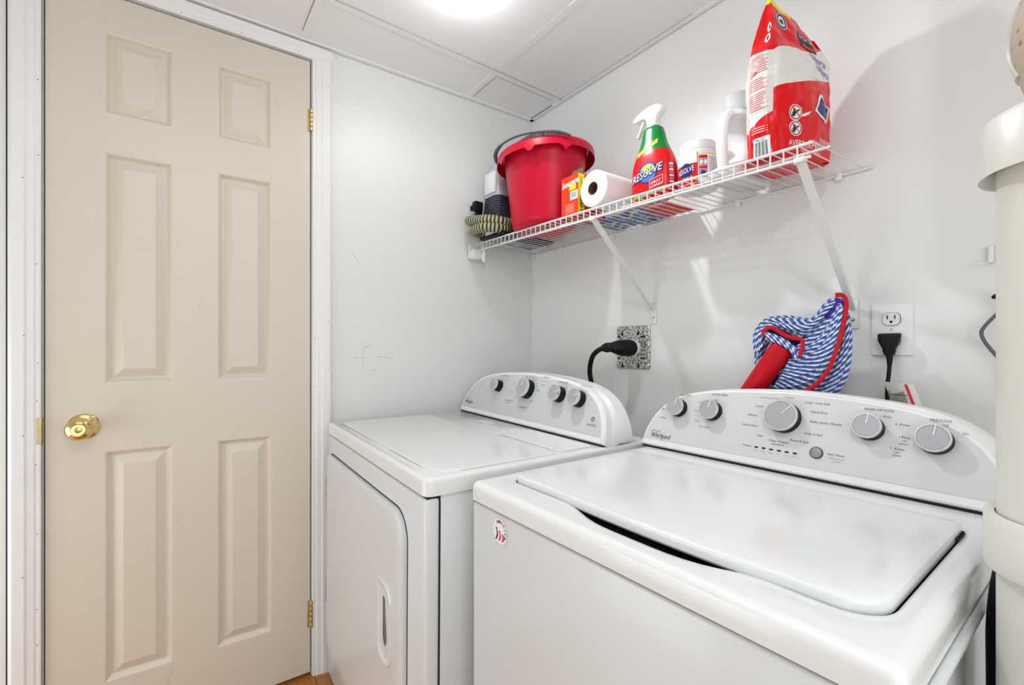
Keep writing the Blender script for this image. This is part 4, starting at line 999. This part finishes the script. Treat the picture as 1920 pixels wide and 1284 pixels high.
b=MB(); b.tube(spline([(-.028,-.096,0),(-.045,-.105,-.004),(-.075,-.108,-.025),(-.098,-.100,-.065),(-.104,-.09,-.11),(-.10,-.06,-.20),(-.09,-.035,-.35)],8),.0085,seg=14); b.build('cable',M['rubber'],DC)
WO=empty('duplex_outlet',(1.2715,0,1.129)); tag(WO,'white duplex wall outlet with black plug in its lower socket','electrical outlet')
b=MB(); b.loft([[V(x,-y_,z) for x,z in rrect(-.037+i_,-.058+i_,.037-i_,.058-i_,.003,nc=3,ns=3)] for i_,y_ in ((0,0),(0,.003),(.002,.0058),(.003,.006))],None,True,True); b.build('wall_plate',M['plasticw'],WO,angle=30)
for zc in (.0235,-.0235):
    o_=[(x,z) for x,z in rrect(-.0155,-.0135,.0155,.0135,.010,nc=6,ns=3)]
    MB().loft([[V(x,-.0055,zc+z) for x,z in [(a_*1.05,c_*1.05) for a_,c_ in o_]],[V(x,-.0072,zc+z) for x,z in [(a_*1.05,c_*1.05) for a_,c_ in o_]]],M['blackgap'],True,True).build('socket_gap',None,WO)
    b=MB(); b.loft([[V(x,-.006,zc+z) for x,z in o_],[V(x,-.009,zc+z) for x,z in o_]],M['plasticw'],True,True)
    for x in (-.0065,.0065): b.box((x-.0011,-.0095,zc+.000),(x+.0011,-.0088,zc+.008),M['blackgap'])
    b.cyl((0,-.0088,zc-.0065),(0,-.0095,zc-.0065),.0028,m=M['blackgap'],seg=12)
    b.build('socket',None,WO)
MB().lathe([(.003,.006),(.0025,.0068),(0,.007)],(0,0,0),(0,-1,0),seg=14).build('screw',M['hinge'],WO)
WC=empty('washer_power_cord',(1.2715,-.0095,1.1045)); tag(WC,'black washer plug and cord hanging from the white wall outlet','power cord')
b=MB(); rg=[]
for z,w_,d0,d1 in ((.016,.018,0,.014),(.014,.020,0,.022),(.0,.0185,0,.026),(-.014,.013,0,.024),(-.022,.010,.003,.022),(-.0225,.011,.002,.023),(-.026,.011,.002,.023),(-.0265,.0095,.003,.021),(-.032,.0095,.003,.021)):
    rg.append([V(x,-y,z) for x,y in rrect(-w_,d0,w_,d1,min(.007,w_*.6,(d1-d0)*.45),nc=4,ns=2)])
b.loft(rg); b.build('plug',M['rubber'],WC)
b=MB(); b.tube(spline([(0,-.012,-.028),(.001,-.014,-.05),(.0005,-.018,-.075),(-.001,-.02,-.10),(-.002,-.02,-.18),(0,-.02,-.3)],6),.0045,seg=12,rfn=lambda t:.0075-.0035*min(1,t*4)); b.build('cable',M['rubber'],WC)
b=MB()
def tg(u,v): # curled tag folded round the cable
    x=-.006+.052*u+.020*v; y=-.026-.010*math.sin(u*2.4); z=-.090+.002*u-.066*v-.006*u*u; return V(x,y,z)
b.grid(tg,10,8,M['hold'])
tg2=lambda u,v:tg(u,v)+V(0,-.0008,0)
b.rect(tg2,.70,.02,.80,1,M['redtext'],1,8)
for k in range(9): b.rect(tg2,.12+.055*k,.42-.02*k,.14+.055*k,1,M['inkb'],1,4)
b.rect(tg2,.10,.38,.68,.40,M['inkb'],8,1)
b.text('WARNING',.006,lambda x,y:tg2(.05-y/.05,.5-x/.066),M['inkb'])
b.build('warning_tag',None,WC,label='white printed warning tag',fixn=False)

# ------------------------------------------------------------------ string mop standing behind the washer
MO=empty('string_mop',(1.13,-.085,.84)); tag(MO,'string mop with blue and white twisted yarn head and red handle, behind the washer','mop')
camP=V(1.583,-1.282,1.085); fwd=V(-.8044,.5941,0); rgt=V(.5941,.8044,0)
# head outline was sketched as (a, c): metres right / up inside the upright plane y=-.09
SC=1.0
def mp(px,py,dep=0.0):
    X={1412:1.011}
    # plane mapping of the head sketch: 1 unit = sketch pixel, kept on the plane 0.085 m off the wall
    k=(px-960)/853; r_=fwd+rgt*k; t=(1.192-dep*0)/(r_.y); t=(-.09-dep-camP.y)/r_.y
    return V(camP.x+t*r_.x,-.09-dep,1.085+(655-py)/853*t)-MO.location
def fam(A,B,n,dep0,dep1,r_=.0036,bul=.016,jit=.6):
    A=spline([V(*p,0) for p in A],5); B=spline([V(*p,0) for p in B],5)
    m=max(len(A),len(B))
    def rs_(P,t): 
        x=t*(len(P)-1); i=min(int(x),len(P)-2); return P[i].lerp(P[i+1],x-i)
    for k in range(n):
        s_=(k+.5)/n; pts=[]
        for i in range(26):
            t=i/25; p=rs_(A,t).lerp(rs_(B,t),s_)
            p=p+V(noise.noise(V(k*2.3,t*3,0))*3.0*jit,noise.noise(V(k*1.7,t*3,5))*2.2*jit,0)
            pts.append(mp(p.x,p.y,lerp(dep0,dep1,t)+bul*math.sin(math.pi*min(1,max(0,s_)))+.0035*((k%3)-1)*.6))
        hb.tube(pts,r_,M['rope'],seg=8,uv=True,caps=True)
hb=MB()
# back layers
fam([(1425,690),(1424,640),(1448,604),(1490,600),(1535,592),(1566,566)],[(1445,745),(1475,735),(1515,722),(1548,690),(1570,640),(1578,580)],14,-.012,-.008,bul=.004)
# upper left lobe
fam([(1417,668),(1414,628),(1436,598),(1478,592),(1522,598),(1546,570),(1562,557)],[(1436,640),(1436,618),(1462,614),(1500,632),(1526,616),(1552,592),(1572,574)],9,.010,.016,r_=.0040)
# main sweep from the tape across to the handle
fam([(1494,652),(1514,630),(1538,606),(1560,582),(1572,562)],[(1440,748),(1490,748),(1536,728),(1564,684),(1578,630),(1583,590)],19,.014,.022,bul=.020,r_=.0040)
# beyond the tape
fam([(1582,598),(1577,650),(1556,702),(1515,752)],[(1591,585),(1594,650),(1588,706),(1562,752)],9,.010,.008,bul=.010,r_=.0040)
# below and left of the handle
fam([(1478,676),(1456,712),(1438,742)],[(1500,666),(1482,705),(1474,748)],5,.012,.010,bul=.006)
fam([(1414,640),(1414,672),(1420,704)],[(1440,634),(1434,664),(1426,700)],4,.008,.0,bul=.006)
fam([(1434,622),(1458,630),(1482,644),(1498,660)],[(1438,636),(1460,644),(1480,657),(1492,674)],3,.050,.046,bul=.004,r_=.0040)
hb.build('yarn_head',None,MO,angle=60)
# solid core behind the strands
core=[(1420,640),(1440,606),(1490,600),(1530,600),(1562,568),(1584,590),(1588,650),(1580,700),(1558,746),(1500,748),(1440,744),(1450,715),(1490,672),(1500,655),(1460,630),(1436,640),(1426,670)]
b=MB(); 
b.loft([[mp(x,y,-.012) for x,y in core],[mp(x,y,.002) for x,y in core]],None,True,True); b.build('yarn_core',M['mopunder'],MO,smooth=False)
def tape(P,wpx,dep,name='binding_tape'):
    P=spline([V(*p,0) for p in P],6); b=MB(); rg=[]
    for i,p in enumerate(P):
        d=(P[min(i+1,len(P)-1)]-P[max(i-1,0)]).normalized(); n_=V(-d.y,d.x,0)
        rg.append([mp(p.x+n_.x*wpx,p.y+n_.y*wpx,dep),mp(p.x+n_.x*wpx*.5,p.y+n_.y*wpx*.5,dep+.003),mp(p.x-n_.x*wpx*.5,p.y-n_.y*wpx*.5,dep+.003),mp(p.x-n_.x*wpx,p.y-n_.y*wpx,dep),mp(p.x,p.y,dep-.003)])
    b.loft(rg); return b.build(name,M['tape'],MO,angle=50)
tape([(1566,553),(1580,554),(1587,566),(1585,590),(1577,628),(1566,662),(1552,695),(1528,722),(1500,738),(1484,746)],4.4,.042)
tape([(1431,630),(1434,618),(1447,614),(1462,622),(1480,632),(1502,636),(1505,648),(1499,668)],4.0,.050)
tape([(1432,728),(1448,735),(1470,742),(1490,746)],4.0,.024)
b=MB(); c0=mp(1579,562,.024); c1=mp(1557,597,.018); b.cyl(c1,c0,.0145,.0135,seg=28,bev=.002); b.build('mop_socket',M['mopblue'],MO)
# handle: thick red ferrule running down behind the console
h0=mp(1470,648,.030); h1=mp(1403,742,.034); d=(h1-h0).normalized(); 
b=MB(); b.cyl(h1+d*.10,h0,.0235,.0262,seg=36,bev=.003); hd=b.build('handle_ferrule',M['mopred'],MO)
nn=(-(camP-(MO.location+h0)).normalized()); side=d.cross(nn).normalized(); out_=-(nn-d*nn.dot(d)).normalized()
b=MB(); cpt=h0.lerp(h1,.60)
def hf(x,y):
    r_=.0250; a_=y/r_; return cpt-d*x+(out_*math.cos(a_)+side*math.sin(a_)*1)*r_
b.text('vileda',.017,lambda x,y:hf(x,y),mat('pale_red_print',srgb(236,120,130),.5)); b.build('handle_lettering',None,hd,fixn=False)

# ------------------------------------------------------------------ right-hand pipe, sleeve and bits behind it
PXc,PYc,Pr=1.562,-.6237,.057
PI_=empty('drain_pipe',(PXc,PYc,0)); tag(PI_,'tall white plastic vent pipe with collars, at the right edge beside the washer','pipe')
b=MB(); b.lathe([(Pr,.03),(Pr,1.30)],(0,0,0),seg=64); b.build('pipe_tube',M['pvc'],PI_)
b=MB(); b.lathe([(Pr+.001,1.262),(Pr+.009,1.252),(Pr+.0125,1.250),(Pr+.0115,1.298),(Pr+.008,1.304),(Pr+.004,1.306),(Pr-.012,1.306)],(0,0,0),seg=64); b.build('coupling_collar',M['pvc'],PI_)
b=MB(); b.lathe([(Pr+.001,.927),(Pr+.0075,.929),(Pr+.009,.926),(Pr+.009,.879),(Pr+.0075,.875),(Pr+.001,.875)],(0,0,0),seg=64); b.build('pipe_strap',M['pvc'],PI_)
b=MB(); b.lathe([(.075,0),(.075,.03),(Pr,.035)],(0,0,0),seg=40,cap0=True); b.build('base_flange',M['pvc'],PI_)
SL=empty('insulation_sleeve',(PXc,PYc,1.311)); tag(SL,'beige perforated sleeve over the white pipe top at the upper right edge','insulation')
pr=[(p.x,p.y) for p in spline([(.036,-.004,0),(.0365,.010,0),(.041,.028,0),(.0455,.048,0),(.0475,.065,0),(.0465,.082,0),(.041,.105,0),(.038,.14,0),(.040,.30,0),(.040,.77,0)],6)]
b=MB(); b.lathe(pr,(0,0,0),seg=64); b.build('sleeve_cover',M['beige'],SL)
b=MB(); rg=[]
for z,r_,a0 in [(p.x,p.y,p.z) for p in spline([(.034,.0445,176),(.046,.0478,170),(.060,.0500,166),(.076,.0500,166),(.090,.0475,170),(.104,.0430,176)],6)]:
    rg.append([V(r_*math.cos(t),r_*math.sin(t),z) for t in [R(a0-40+(64*k/12)) for k in range(13)]]+[V((r_-.004)*math.cos(t),(r_-.004)*math.sin(t),z) for t in [R(a0+24-(64*k/12)) for k in range(13)]])
b.loft(rg); b.build('loose_edge',M['pvc'],SL,angle=60)
CB=empty('grey_wall_cable',(1.43,-.02,1.16)); tag(CB,'short loop of grey cable on the wall beside the white pipe','cable')
b=MB(); b.tube(spline([(.03,0,.022),(.006,0,-.005),(-.012,0,-.030),(-.0165,0,-.044),(-.011,0,-.062),(.004,0,-.088),(.03,0,-.13)],6),.0032,seg=10); b.build('cable_loop',M['graycable'],CB)
b=MB(); b.lathe([(0,0),(.008,.002),(.009,.007),(0,.014)],(.006,-.004,.02),(0,0,1),seg=16); b.build('cable_plug',M['black'],CB)
HK=empty('white_wall_hook',(1.425,-.001,1.265)); tag(HK,'tiny white plastic hook on the wall beside the white pipe','hook')
b=MB(); b.box((-.004,-.01,-.012),(.004,0,.022),bev=.002); b.tube([(0,-.006,-.010),(-.010,-.012,-.012),(-.024,-.018,-.0135)],.0016,seg=8); b.build('hook_body',M['plasticw'],HK)

DH=empty('gap_filler_tube',(1.504,-.558,0)); tag(DH,'black tube filling the dark gap between washing machine and white pipe','hose')
b=MB(); b.tube(spline([(0,0,.015),(.001,.003,.2),(-.001,0,.45),(.0,.0,.70),(.0,.002,.79),(.004,.03,.845),(.012,.08,.862),(.02,.14,.84)],10),.0150,seg=20); b.build('tube_body',M['rubber'],DH)  # black tube added to fill the dark gap beside the washer
b=MB(); b.cyl((.0,.0,.0),(.0,.0,.03),.018,m=None,seg=20,bev=.002); b.build('tube_cuff',M['rubber'],DH)
